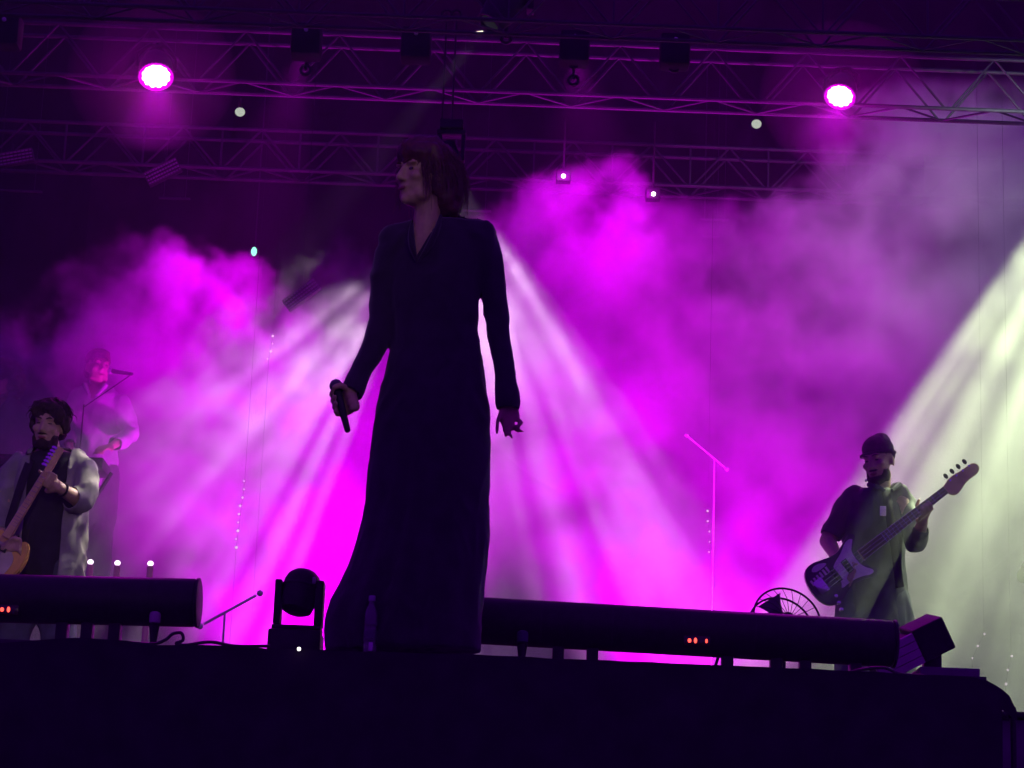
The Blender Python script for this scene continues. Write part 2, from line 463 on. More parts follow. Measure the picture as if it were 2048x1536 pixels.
# ------------------------------------------------------------------ trusses
BR = {}
def truss(label, x0, x1, y, z0, h, d, n, rc, rb, phase=0.0, posts=True):
    """box truss along x: four chords, laced front, back and bottom"""
    t = thing('box_truss', label, 'truss', ((x0 + x1) / 2, y, z0))
    for (yy, zz) in ((y, z0), (y + d, z0), (y, z0 + h), (y + d, z0 + h)):
        MB().tube([(x0, yy, zz), (x1, yy, zz)], rc, 8).build('chord', M['alu'], t)
    st = (x1 - x0) / n
    def brace(p, q):
        p, q = V(p), V(q); L = (q - p).length; key = (round(L, 3), rb)
        if key not in BR:
            o = MB().tube([(0, 0, 0), (0, 0, L)], rb, 6).build('brace', M['alu'], t); BR[key] = o.data
        else: o = link('brace', BR[key], t)
        o.matrix_parent_inverse = Matrix.Identity(4)
        o.matrix_basis = Matrix.Translation(-t.location) @ Matrix.Translation(p) @ (q - p).to_track_quat('Z', 'Y').to_matrix().to_4x4()
    for i in range(n):
        xa = x0 + i * st; xm = xa + st / 2; xb = xa + st
        for yy in (y, y + d):
            brace((xa, yy, z0 + h), (xm - .02, yy, z0)); brace((xm + .02, yy, z0), (xb, yy, z0 + h))
            if posts and yy == y: brace((xm, yy, z0), (xm, yy, z0 + h))
        brace((xa, y, z0), (xm, y + d, z0)); brace((xm, y + d, z0), (xb, y, z0))
    return t
zA = at(1000, 40, 4.5).z; zB = at(1000, 183, 6.6).z; zC = at(1000, 357, 8.5).z
truss('aluminium box truss running highest of all over the stage', -5.2, 5.6, 4.5, zA, .34, .20, 18, .014, .007)
truss('aluminium box truss hung between the highest truss and the rear truss', -5.6, 5.0, 6.6, zB, .36, .22, 17, .015, .008, posts=False)
truss('aluminium box truss at the rear, just behind the red haired singer\'s head', -6.0, 6.2, 8.5, zC, .31, .25, 21, .015, .008)
# ------------------------------------------------------------------ stage lamps
def spot(name, loc, target, power, color, angle, blend=0.3, radius=0.05, gobo=None, parent=None):
    L = bpy.data.lights.new(name, 'SPOT'); L.energy = power; L.color = color
    L.spot_size = R(angle); L.spot_blend = blend; L.shadow_soft_size = radius
    o = bpy.data.objects.new(name, L); COL.objects.link(o)
    d = (V(target) - V(loc)).normalized()
    z = -d; x = z.cross(V((0, 1, 0))).normalized(); y = z.cross(x)      # local x lies across the stage
    o.rotation_euler = Matrix((x, y, z)).transposed().to_euler(); o.location = loc
    if parent is not None:
        o.parent = parent; o.matrix_parent_inverse = wm(parent).inverted()
    if gobo:
        L.use_nodes = True; nt = L.node_tree; g = GN(nt)
        em = [n for n in nt.nodes if n.type == 'EMISSION'][0]
        tc = g.node('ShaderNodeTexCoord')
        s = g.node('ShaderNodeSeparateXYZ'); g.l.new(tc.outputs['Normal'], s.inputs[0])
        # gobo plate in the lamp: breaks the beam into shafts
        u = g.m('DIVIDE', s.outputs[0], s.outputs[2]); v = g.m('DIVIDE', s.outputs[1], s.outputs[2])
        cx = g.node('ShaderNodeCombineXYZ'); g.put(cx.inputs[0], u); g.put(cx.inputs[1], g.m('MULTIPLY', v, gobo.get('squash', 1.0))); g.put(cx.inputs[2], gobo.get('seed', 0.0))
        n1 = g.noise(cx.outputs[0], gobo.get('scale', 9), 1.0)
        p = g.ramp(n1, gobo.get('a', .45), gobo.get('b', .6))
        p = g.m('MULTIPLY_ADD', p, 1 - gobo.get('floor', .1), gobo.get('floor', .1))
        g.l.new(p, em.inputs['Strength'])
    return o

def par_can(loc, target, label, lens_r=.10, group=None, lit=None, hang=None, power=0, color=(1, 0, 1), cone=60, blend=.6, stand=False, leds=19):
    """round LED wash lamp: can, added glow ring, lens plate, single emitters, yoke, clamp"""
    loc = V(loc); f = (V(target) - loc).normalized()
    t = thing('wash_lamp', label, 'stage lamp', loc, group)
    m3 = look(f); m4 = Matrix.Translation(loc) @ m3.to_4x4() @ Matrix.Rotation(R(90), 4, 'X')   # local +z of the lathe = towards the target
    r = lens_r
    MB().lathe([(r * .55, -r * 1.75), (r * .8, -r * 1.65), (r * 1.02, -r * 1.1), (r * 1.10, -.03), (r * 1.13, 0), (r * 1.13, .012), (r * 1.02, .012), (r * 1.02, -.004)], 28, m4).build('can', M['black_metal'], t)
    on = lit is not None
    MB().lathe([(r, -.006), (r, -.001), (0.0, -.001)], 28, m4).build('lens_plate', emis('magenta_glow', (1, .0, .95), 1.5) if on else M['black_metal'], t)
    if on: MB().lathe([(r * .84, -.0008), (r * .84, .0004), (0.0, .0004)], 28, m4).build('lens_core', emis('lens_white', (1, .55, 1), 5.0), t)
    if on: MB().torus((0, 0, 0), r * 1.06, r * .07, (Matrix.Rotation(R(90), 3, 'X')), 32, 8).build('glow_ring', emis('rim_glow', (1, 0, 1), .9), t).matrix_basis = m4 @ Matrix.Translation((0, 0, .006))  # glowing ring added for a pink edge round the lens
    k = 0; lm = emis('led_white_hot', (1, .55, 1), 7.0) if on else M['grey']
    for ring, (nr, rad) in enumerate(((1, 0), (6, .36), (12, .72))):
        for i in range(nr):
            if k >= leds: break
            a = 2 * math.pi * i / nr + ring * .2; k += 1
            MB().lathe([(r * .175, 0), (r * .175, .006), (r * .08, .012), (0, .013)], 10, m4 @ Matrix.Translation((rad * r * math.cos(a), rad * r * math.sin(a), .001))).build('led', lm, t)
    rt = m3 @ V((1, 0, 0)); top = V((loc.x, loc.y, hang)) if hang is not None else loc - V((0, 0, r * 1.6))
    bk = loc - f * r * .7
    s = 1 if hang is not None else -1
    y0 = bk + V((0, 0, s * r * 1.55))
    MB().tube([bk + rt * r * 1.2, bk + rt * r * 1.22 + V((0, 0, s * r * .9)), y0 + rt * r * .5, y0 - rt * r * .5, bk - rt * r * 1.22 + V((0, 0, s * r * .9)), bk - rt * r * 1.2], .012, 6).build('yoke', M['black_metal'], t)
    if hang is not None:
        MB().tube([y0, (y0.x, y0.y, hang)], .010, 8).build('drop_pipe', M['black_metal'], t)
        MB().torus((y0.x, y0.y, hang), .03, .010, seg=16, sub=6).build('clamp', M['black_metal'], t)
    else:
        MB().box((loc.x - r, loc.y - r * .8, 0), (loc.x + r, loc.y + r * .8, .02), bev=.004).build('base', M['black_metal'], t)
        MB().tube([y0, (y0.x, y0.y, .015)], .012, 8).build('post', M['black_metal'], t)
    if power:
        spot('lamp_beam', loc + f * .03, V(target), power, color, cone, blend, r * .8, None, t)
    return t

def moving_head(loc, target, label, hang, color, power, cone, gobo, group=None, glow='beam_glow', gcol=(1, .85, 1), s=1.0):
    """beam lamp hung by its base: base box, two yoke arms, tilting head with front lens"""
    loc = V(loc); f = (V(target) - loc).normalized()
    t = thing('beam_lamp', label, 'stage lamp', loc, group)
    m3 = look(f)
    m4 = Matrix.Translation(loc) @ m3.to_4x4() @ Matrix.Rotation(R(90), 4, 'X') @ Matrix.Scale(s, 4)
    MB().lathe([(.05, -.26), (.085, -.24), (.10, -.12), (.10, .02), (.082, .10), (.082, .115), (.07, .115), (.068, .10)], 24, m4).build('head', M['black_metal'], t)
    MB().lathe([(.068, .095), (.05, .103), (0, .106)], 20, m4).build('lens', emis(glow, gcol, 4.0), t)
    c = loc - f * .08 * s
    def bx(nm, lo, hi, bev): MB().box(c + V(lo) * s, c + V(hi) * s, bev=bev * s).build(nm, M['black_metal'], t)
    for k in (-1, 1): bx('yoke_arm', (k * .135 - .022, -.05, -.06), (k * .135 + .022, .05, .24), .008)
    bx('yoke_bridge', (-.16, -.06, .242), (.16, .06, .29), .008)
    bx('base', (-.13, -.11, .30), (.13, .11, .40), .012)
    MB().tube([(c.x, c.y, c.z + .40 * s), (c.x, c.y, hang)], .012 * s, 10).build('drop_pipe', M['black_metal'], t)
    MB().torus((c.x, c.y, hang), .03, .010, seg=16, sub=6).build('clamp', M['black_metal'], t)
    spot('lamp_beam', loc + f * .13 * s, V(target), power, color, cone, .12, .03, gobo, t)
    return t

MAG = (.84, 0.0, 1.0); WH = (1.0, .70, 1.0)
# the two magenta lamps in plain view
par_can(at(312, 152, 6.42), at(312, 152, 6.42) + V((.7, -2.5, -4.4)), 'lit magenta wash lamp glowing white, hung over the guitarist', .105, 'lit magenta wash lamps', True, zB, 170, MAG, 62)
par_can(at(1680, 192, 6.42), at(1680, 192, 6.42) + V((-1.1, -2.5, -4.3)), 'lit magenta wash lamp with its emitters showing, hung over the bass player', .095, 'lit magenta wash lamps', True, zB, 170, MAG, 62)
# smoke spheres with point lights, added to give the two lamps a halo
for px, py in ((312, 152), (1680, 192)):
    q = at(px, py, 6.42) + V((0, -.16, -.06))
    pf = MB().sphere(q, (.55, .45, .50), 24, 16).build('smoke', M['grey'])
    pm = bpy.data.materials.get('halo_air')
    if pm is None:
        pm = bpy.data.materials.new('halo_air'); pm.use_nodes = True; nt = pm.node_tree; nt.nodes.clear()
        pv = nt.nodes.new('ShaderNodeVolumePrincipled'); mo = nt.nodes.new('ShaderNodeOutputMaterial')
        pv.inputs['Color'].default_value = (1, 1, 1, 1); pv.inputs['Density'].default_value = .07
        nt.links.new(pv.outputs[0], mo.inputs['Volume'])
    pf.data.materials.clear(); pf.data.materials.append(pm); pf['kind'] = 'stuff'
    L = bpy.data.lights.new('halo_light', 'POINT'); L.energy = 13; L.color = (1, 0, .9); L.shadow_soft_size = .07
    o = bpy.data.objects.new('halo_light', L); COL.objects.link(o); o.location = at(px, py, 6.42) + V((0, -.11, -.10))
# unseen lamps, assumed from the glow in the smoke, lighting it from above
par_can(at(1150, 104, 5.42), at(1215, 560, 8.0), 'assumed magenta wash lamp pointing down onto the tall smoke plume beside the singer', .065, 'assumed wash lamps lighting the smoke', True, zA, P_M3, MAG, 40, .9)
par_can(at(612, 90, 5.42), at(420, 730, 8.0), 'assumed magenta wash lamp pointing down onto the smoke behind the keyboard player', .065, 'assumed wash lamps lighting the smoke', True, zA, P_M4, MAG, 36, .9)
# unseen floor lamps behind the light battens, assumed from the glow low down
for (px, py, yy, tx, pw, lb) in ((650, 1400, 6.1, 650, P_M1, 'assumed magenta floor lamp behind the small moving head lamp'), (1390, 1400, 6.3, 1390, P_M2, 'assumed magenta floor lamp behind the middle of the long light batten')):
    q = at(px, py, yy); q.z = .22
    par_can(q, at(tx, 1000, 7.4), lb, .10, 'assumed magenta floor lamps', True, None, pw, MAG, 84, .9)
# beam lamps, their unseen places assumed from where the shafts converge
moving_head(at(866, 458, 5.35), at(225, 1190, 4.45), 'white beam lamp behind the singer fanning across the smoke to the guitarist', zB, WH, P_B1, 37, dict(scale=24, a=.45, b=.57, floor=.03, squash=.08), s=.55)
moving_head(at(903, 324, 5.35), at(1080, 1180, 4.45), 'white beam lamp behind the singer fanning down beside her empty hand', zB, WH, P_B2, 42, dict(scale=21, a=.44, b=.58, floor=.06, seed=3., squash=.08), s=.55)
moving_head(at(1000, 22, 4.75), at(166, 1010, 3.95), 'warm white beam lamp hung high, aimed at the guitarist\'s sleeve', zA, (1, 1, .66), P_B4, 7.5, dict(scale=48, a=.47, b=.55, floor=.02, seed=2.5), glow='beam_glow_dim', gcol=(.003, .003, .003))  # lamp added to throw bright patches on the guitarist's sleeve
moving_head(at(2330, 60, 5.4), at(2010, 1200, 4.5), 'warm white beam lamp shining down over the bass player', zA, (.82, 1, .56), P_B3, 32, dict(scale=22, a=.40, b=.60, floor=.42, seed=5., squash=.12), gcol=(1, 1, .75))
spot('spill_fill', at(2330, 60, 5.3), at(1960, 520, 7.6), 700, (.80, .90, 1.0), 74, 1.0, .1)  # wide light without a fixture, added to grey the smoke beside the beam
# spot without a fixture behind the camera, assumed from warm light on faces
spot('assumed_front_light', (6, -34, 7), at(70, 950, 4.0), 7000, (1, .76, .58), 5.6, .95, .1)

# dark lamps that hang unlit from the trusses, each with a pale bolt head
for px, py, lb in ((8, 38, 'over the curly haired musician'), (612, 58, 'between the lit lamp and the singer'), (832, 65, 'right over the singer\'s head'), (1150, 72, 'over the tall smoke plume'), (1352, 78, 'between plume and bass player')):
    q = at(px, py, 5.0)
    t = thing('unlit_lamp', 'unlit black box lamp hung under the highest truss ' + lb, 'stage lamp', q, 'unlit lamps under the highest truss')
    MB().box((q.x - .09, q.y + .01, q.z - .15), (q.x + .09, q.y + .16, q.z + .05), bev=.02).build('housing', M['black_cloth'], t)
    MB().lathe([(.013, 0), (.013, .012), (.008, .016)], 12, Matrix.Translation((q.x, q.y + .012, q.z)) @ Matrix.Rotation(R(90), 4, 'X')).build('bolt_head', mat('pale_bolt', (.55, .5, .58), .5), t)
    MB().tube([(q.x, q.y + .11, q.z + .06), (q.x, q.y + .11, zA)], .012, 8).build('drop_pipe', M['black_metal'], t)
    MB().torus((q.x, q.y + .11, zA), .028, .009, seg=14, sub=6).build('clamp', M['black_metal'], t)

# small white bulbs under the middle truss
for px, py, lb in ((480, 224, 'small white bulb hung beside the lit lamp over the guitarist'), (1513, 248, 'small white bulb hung beside the lit lamp over the bass player')):
    q = at(px, py, 6.9)
    t = thing('bulb_lamp', lb, 'bulb', q, 'small white bulbs under the middle truss')
    MB().sphere(q, (.034, .034, .030), 14, 10).build('bulb', emis('bulb_dim', (.62, .68, .58), .75), t)
    MB().tube([q + V((0, 0, .024)), q + V((0, 0, .07))], .016, 10).build('socket', M['black_metal'], t)
    MB().tube([q + V((0, 0, .07)), (q.x, q.y, zB)], .005, 6).build('wire', M['cable'], t)

# tilted strobe panels: frame plus rows of cells
def strobe(px, py, yy, wpx, hpx, tilt, lb):
    q = at(px, py, yy); s = ppm(px, py, yy); w_, h_ = wpx / s / 2, hpx / s / 2
    m4 = Matrix.Translation(q) @ Matrix.Rotation(R(-tilt), 4, 'Y')
    t = thing('strobe_panel', lb, 'strobe light', q, 'tilted strobe panels')
    MB().box((-w_, .004, -h_), (w_, .05, h_), m4, .004).build('housing', M['black_metal'], t)
    fr = MB()
    for a, b in (((-w_, -.006, h_ - .006), (w_, .006, h_)), ((-w_, -.006, -h_), (w_, .006, -h_ + .006)), ((-w_, -.006, -h_ + .007), (-w_ + .006, .006, h_ - .007)), ((w_ - .006, -.006, -h_ + .007), (w_, .006, h_ - .007))): fr.box(a, b, m4)
    fr.build('frame', M['alu'], t, smooth=False)
    nc = 12
    for r_ in range(4):
        zz = -h_ + (r_ + .5) * 2 * h_ / 4
        c = MB()
        for i in range(nc):
            xx = -w_ + (i + .5) * 2 * w_ / nc
            c.box((xx - w_ / nc * .75, -.004, zz - h_ / 4 * .42), (xx + w_ / nc * .75, .003, zz + h_ / 4 * .42), m4)
        c.build('led_row', mat('strobe_cell', (.16, .13, .17), .4), t, smooth=False)
    MB().tube([q + V((0, .05, 0)), V((q.x, q.y + .05, zC if yy > 7 else zB))], .008 if yy > 7 else .0025, 6).build('drop_pipe', M['black_metal'], t)
strobe(20, 316, 8.1, 92, 28, 13, 'strobe panel tilted slightly, nearest the end of the rear truss')
strobe(325, 343, 8.1, 72, 30, 30, 'strobe panel tilted steeply, hung on the rear truss above the keyboard player')
strobe(603, 588, 5.75, 78, 26, 40, 'strobe panel tilted steeply, hanging low beside the singer above the smoke')

# short pale bars on wires behind the rear truss
for i, (pa, pb, yy, lb) in enumerate((((-20, 380), (84, 384), 9.4, 'pale hanging bar under the slightly tilted strobe panel'), ((318, 396), (380, 398), 9.4, 'pale hanging bar under the steeply tilted strobe panel'), ((905, 420), (982, 423), 9.4, 'pale hanging bar beside the nape of the singer'), ((1400, 439), (1458, 441), 9.4, 'upper pale hanging bar of two beside the smoke plume'), ((1404, 472), (1440, 474), 9.4, 'lower pale hanging bar of two beside the smoke plume'))):
    A, B = at(*pa, yy), at(*pb, yy)
    t = thing('hanging_bar', lb, 'bar', (A + B) / 2, 'pale bars hung behind the rear truss')
    MB().tube([A, B], .010, 8).build('bar', M['alu'], t)
    for k in (.15, .85):
        c = lin(A, B, k); MB().tube([c, (c.x, c.y, 6.2)], .002, 5).build('wire', M['cable'], t)
# small lights high up
q = at(508, 503, 9.0)
t = thing('signal_light', 'small green signal light in the dark above the smoke', 'signal light', q)
MB().sphere(q, (.022, .02, .036), 12, 10).build('lens', emis('green_lens', (.30, 1.0, .72), 1.5), t)
MB().lathe([(.03, -.05), (.042, -.02), (.042, .03), (.034, .03)], 16, Matrix.Translation(q + V((0, .03, 0))) @ Matrix.Rotation(R(90), 4, 'X')).build('housing', M['black_metal'], t)
MB().tube([q + V((0, .05, 0)), (q.x, q.y + .05, 6.2)], .005, 6).build('wire', M['cable'], t)
for px, py, lb in ((1127, 352, 'tiny white pilot light inside the tall smoke plume'), (1307, 388, 'tiny white pilot light at the rim of the tall smoke plume')):
    q = at(px, py, 7.0)
    t = thing('pilot_light', lb, 'pilot light', q, 'tiny white pilot lights')
    MB().sphere(q, .014, 10, 8).build('lens', emis('pilot_white', (1, .8, 1), 9), t)
    MB().box((q.x - .05, q.y + .012, q.z - .03), (q.x + .05, q.y + .09, q.z + .05), bev=.008).build('housing', M['black_metal'], t)
    MB().tube([(q.x, q.y + .05, q.z + .05), (q.x, q.y + .05, zB)], .008, 6).build('drop_pipe', M['black_metal'], t)
# ------------------------------------------------------------------ things along the stage edge
def batten(pa, pb, yy, dia_px, lb, digits, knob_px, feet_px, knob_mat, sheen_px=None):
    """long black round-bodied light batten on short feet"""
    A, B = at(*pa, yy), at(*pb, yy); s = ppm(*pb, yy); r = dia_px / s / 2
    ax = (B - A).normalized()
    t = thing('light_batten', lb, 'light batten', V(((A.x + B.x) / 2, yy, 0)), 'black light battens along the stage edge')
    m4 = Matrix.Translation(A) @ ax.to_track_quat('Z', 'Y').to_matrix().to_4x4(); L = (B - A).length
    MB().lathe([(r * .96, .012), (r, .02), (r, L - .02), (r * .96, L - .012)], 40, m4).build('body', M['black_metal'], t)
    for z0, z1 in ((-.004, .012), (L - .012, L + .004)):
        MB().lathe([(r * .90, z0 if z0 < 0 else z1), (r * 1.03, z0), (r * 1.03, z1), (r * .9, z1 if z0 < 0 else z0)] if False else [(r * .92, z0), (r * 1.03, z0 + .003), (r * 1.03, z1 - .003), (r * .92, z1)], 40, m4).build('end_cap', M['black_metal'], t)
    for k in range(1, 6):
        z = L * k / 6
        MB().lathe([(r * .97, z - .003), (r * 1.012, z - .002), (r * 1.012, z + .002), (r * .97, z + .003)], 36, m4).build('seam_band', M['black_metal'], t)
    for k, (px, py, wd) in enumerate(digits):
        q = at(px, py, yy - r * .985); h = 12 / s / 2
        d = MB().sphere(q, (.003 + wd * .75, .004, h * (.72 + .2 * (k % 2))), 10, 8)
        d.build('display_digit', emis('red_digit', (1, .07, .05), 3.0), t)
    if digits:
        q = at(sum(d[0] for d in digits) / len(digits), digits[0][1], yy - r * .97)
        MB().box((q.x - .05, q.y, q.z - .018), (q.x + .05, q.y + .012, q.z + .018), bev=.002).build('display_window', mat('dark_window', (.03, .004, .005), .2), t)
    for fx in feet_px:
        q = at(fx, pa[1] + (pb[1] - pa[1]) * (fx - pa[0]) / (pb[0] - pa[0]), yy)
        f = MB().box((q.x - .022, yy - .03, .012), (q.x + .022, yy + .03, q.z - r * .92), bev=.004)
        f.build('foot', M['black_metal'], t)
        MB().box((q.x - .04, yy - .07, 0), (q.x + .04, yy + .07, .011), bev=.003).build('foot_plate', M['black_metal'], t)
    kx, ky = knob_px
    q = at(kx, ky, yy - r - .03)
    kz = q.z
    MB().lathe([(.012, -.022), (.021, -.018), (.022, .010), (.019, .020), (.010, .024)], 14, Matrix.Translation(q)).build('knob', knob_mat, t)
    MB().lathe([(.011, .004), (.008, .02), (.016, max(.03, kz - .06)), (.021, kz - .024)], 12, Matrix.Translation((q.x, q.y, 0))).build('knob_stem', M['black_metal'], t)
    MB().tube([q, (q.x, yy, q.z + .02)], .009, 8).build('knob_axle', M['black_metal'], t)
    return t
batten((-120, 1194), (398, 1206), .95, 97, 'long black light batten whose end stands beside the small moving head lamp', ((4, 1219, .006), (17, 1219, .004)), (310, 1236), (-60, 130, 180, 235), mat('pale_rubber', (.34, .36, .30), .6))
batten((940, 1240), (1790, 1288), .95, 94, 'long black light batten running from the singer\'s gown to the stage corner', ((1379, 1281, .005), (1391, 1281, .004), (1413, 1282, .002)), (1045, 1274), (1118, 1186, 1455, 1552, 1610, 1710), mat('blue_rubber', (.03, .035, .09), .5))

# small moving head lamp standing on its base
def small_head():
    yy = .8; q = at(597, 1290, yy); s = ppm(597, 1230, yy); X = lambda px, py=1220: at(px, py, yy).x; Z = lambda py, px=597: at(px, py, yy).z
    t = thing('moving_head_lamp', 'small black moving head lamp standing on the stage edge beside the gown', 'stage lamp', V((q.x, yy, 0)))
    MB().box((X(543), yy - .09, .0), (X(648), yy + .09, Z(1265)), bev=.008).build('base', M['black_metal'], t)
    MB().box((X(548), yy - .06, Z(1264)), (X(646), yy + .06, Z(1254)), bev=.004).build('yoke_bridge', M['black_metal'], t)
    for a, b in ((549, 563), (630, 647)):
        MB().box((X(a), yy - .045, Z(1253)), (X(b), yy + .045, Z(1163)), bev=.005).build('yoke_arm', M['black_metal'], t)
    r = 38 / s
    c = V((X(600), yy, Z(1178)))
    tl = Matrix.Translation(c) @ Matrix.Rotation(R(8), 4, 'Y') @ Matrix.Rotation(R(-14), 4, 'X')
    MB().lathe([(r * .55, -.098), (r * .80, -.088), (r * .95, -.05), (r, .0), (r * .97, .028), (r * .84, .052), (r * .6, .068), (r * .3, .075), (0.0, .077)], 30, tl).build('head', M['black_metal'], t)
    MB().lathe([(r * 1.02, -.006), (r * 1.05, -.003), (r * 1.05, .004), (r * 1.02, .007)], 30, tl).build('head_band', M['black_metal'], t)
    p = at(628, 1160, yy - .08); MB().box((p.x - .006, p.y, p.z - .012), (p.x + .006, p.y + .02, p.z + .012), Matrix.Identity(4), .003).build('label_tab', M['grey'], t)
    p = at(598, 1298, EDGE - .03)
    return t
small_head()
p = at(598, 1298, EDGE - .05); tag(MB().sphere(p, .007, 10, 8).build('edge_light', emis('edge_white', (1, .97, .9), 2.5)), 'tiny white light on the stage edge under the small moving head lamp', 'pilot light')
p = at(741, 1293, EDGE - .05); tag(MB().box((p.x - .007, p.y - .002, p.z - .015), (p.x + .007, p.y + .012, p.z + .015), bev=.002).build('tape_tab', mat('grey_tape', (.55, .53, .55), .7)), 'small grey tape tab on the stage edge below the gown', 'tape')

# clear water bottle standing before the gown
q = at(739, 1300, .40); q.z = .002
t = thing('water_bottle', 'clear plastic water bottle standing on the stage edge before the gown', 'bottle', q)
clear = mat('clear_plastic', (.35, .33, .40), .12, 0, .05, 10, alpha_trans=.75)
MB().lathe([(.020, 0), (.024, .004), (.024, .03), (.0225, .035), (.024, .04), (.024, .085), (.0225, .09), (.024, .095), (.024, .135), (.020, .155), (.011, .175), (.010, .19)], 20, Matrix.Translation(q)).build('body', clear, t)
MB().lathe([(.0125, .188), (.0125, .205), (.011, .207)], 16, Matrix.Translation(q)).build('cap', mat('bottle_cap', (.25, .22, .30), .4), t)
MB().lathe([(.0246, .05), (.0246, .08)], 20, Matrix.Translation(q)).build('paper_label', mat('bottle_label', (.07, .06, .10), .5), t)

# cable loops lying on the edge
def cable(pts, yy, lb, r=.006):
    P = [at(a, b, yy) for a, b in pts]
    out = []
    for i in range(len(P) - 1):
        p0, p1, p2, p3 = P[max(0, i - 1)], P[i], P[i + 1], P[min(len(P) - 1, i + 2)]
        for k in range(8):
            u = k / 8
            out.append(.5 * ((2 * p1) + (p2 - p0) * u + (2 * p0 - 5 * p1 + 4 * p2 - p3) * u * u + (3 * p1 - p0 - 3 * p2 + p3) * u ** 3))
    out.append(P[-1])
    return tag(MB().tube(out, r, 8).build('cable', M['cable']), lb, 'cable')
cable(((150, 1288), (220, 1283), (300, 1288), (330, 1280), (345, 1268), (362, 1266), (366, 1280), (352, 1287), (372, 1290), (420, 1284), (470, 1292), (540, 1292)), .46, 'black cable looping on the stage edge beside the pale knob')
cable(((1430, 1334), (1442, 1300), (1456, 1288), (1475, 1296), (1520, 1300), (1560, 1338)), 1.25, 'black cable hanging behind the feet of the long batten')
cable(((1690, 1348), (1730, 1338), (1770, 1336), (1800, 1348), (1850, 1352)), .50, 'black cable lying beside the tilted floodlight')

# stage fan with a round wire guard
def fan():
    yy = 1.7; c = at(1570, 1246, yy); s = ppm(1570, 1246, yy); r = 70 / s
    t = thing('stage_fan', 'round wire guarded fan standing behind the long light batten', 'fan', V((c.x, yy, 0)))
    m3 = Matrix.Rotation(R(12), 3, 'Z') @ Matrix.Rotation(R(-18), 3, 'X')
    for off, rr in ((-.03, 1.0), (.05, .97)):
        MB().torus(c + m3 @ V((0, off, 0)), r * rr, .0045, m3, 56, 6).build('guard_ring', M['black_metal'], t)
    for k in range(22):
        a = 2 * math.pi * k / 22
        p0 = c + m3 @ V((r * .16 * math.cos(a), -.05, r * .16 * math.sin(a))); p1 = c + m3 @ V((r * .6 * math.cos(a + .12), -.05, r * .6 * math.sin(a + .12))); p2 = c + m3 @ V((r * math.cos(a + .2), -.03, r * math.sin(a + .2)))
        MB().tube([p0, p1, p2], .0016, 5).build('guard_wire', M['black_metal'], t)
    m4 = Matrix.Translation(c) @ m3.to_4x4()
    MB().lathe([(.02, -.05), (.03, -.045), (.03, .04), (.05, .05), (.05, .12), (.03, .13)], 18, m4 @ Matrix.Rotation(R(-90), 4, 'X')).build('motor', M['black_metal'], t)
    for k in range(3):
        bl = MB(); a0 = 2 * math.pi * k / 3
        vs = []
        for i in range(7):
            u = i / 6; rr = r * (.2 + .7 * u)
            for j, da in enumerate((-.35, .35)):
                a = a0 + da * (.6 + .6 * u); vs.append(m4 @ V((rr * math.cos(a), .02 * (1 if j else -1), rr * math.sin(a))))
        bl.faces(vs, [(2 * i, 2 * i + 1, 2 * i + 3, 2 * i + 2) for i in range(6)]).build('blade', mat('fan_blade', (.10, .08, .10), .4), t)
    MB().tube([c + V((0, .06, 0)), (c.x, yy + .06, .02)], .012, 8).build('post', M['black_metal'], t)
    MB().lathe([(.11, 0), (.11, .012), (.03, .022)], 24, Matrix.Translation((c.x, yy + .06, 0))).build('base', M['black_metal'], t)
fan()

# tilted floodlight with ribbed pale side
def flood():
    yy = 1.25; c = at(1828, 1290, yy); s = ppm(1828, 1290, yy); u = 1 / s
    t = thing('floodlight', 'black floodlight box tilted on its bracket, its side of pale ribbed boards', 'floodlight', V((c.x, yy, 0)))
    m4 = Matrix.Translation(c) @ Matrix.Rotation(R(-28), 4, 'Y') @ Matrix.Rotation(R(14), 4, 'X')
    MB().box((-4 * u, -.10, -32 * u), (64 * u, .10, 36 * u), m4, .006).build('housing', M['black_metal'], t, smooth=False)
    MB().box((-95 * u, -.07, -26 * u), (-8 * u, .09, 28 * u), m4, .004).build('shade_core', M['black_metal'], t, smooth=False)
    for k in range(4):
        z0 = -32 * u + k * 16.2 * u
        MB().box((-100 * u, -.098, z0), (-4.5 * u, -.075, z0 + 15 * u), m4, .002).build('board', M['panel'], t, smooth=False)
    p = at(1866, 1312, yy); e = at(1880, 1350, yy)
    MB().box((p.x - .04, yy - .03, .012), (p.x + .03, yy + .03, p.z + .02), bev=.006).build('bracket', M['black_metal'], t)
    a, b = at(1836, 1336, 1.15), at(1955, 1350, 1.15)
    MB().box((a.x, 1.1, .0), (b.x, 1.42, a.z), bev=.004).build('base_plate', M['dark_grey'], t)
flood()

# slim pink posts behind the batten
for px, py, lb in ((181, 1124, 'next to the guitarist'), (235, 1126, 'between two others like it'), (301, 1127, 'farthest from the guitarist')):
    q = at(px, py, 2.6)
    t = thing('stage_post', 'slim pink post with a bright round tip, ' + lb, 'post', V((q.x, 2.6, 0)), 'slim pink posts in a row')
    MB().lathe([(.03, 0), (.03, .01), (.015, .02), (.015, q.z - .02), (.012, q.z - .012)], 14, Matrix.Translation((q.x, 2.6, 0))).build('stem', M['pink_post'], t)
    MB().sphere(q, (.014, .014, .012), 12, 8).build('tip', emis('tip_shine', (1, .72, 1), 2.6), t)  # shine of the tip put in as emission

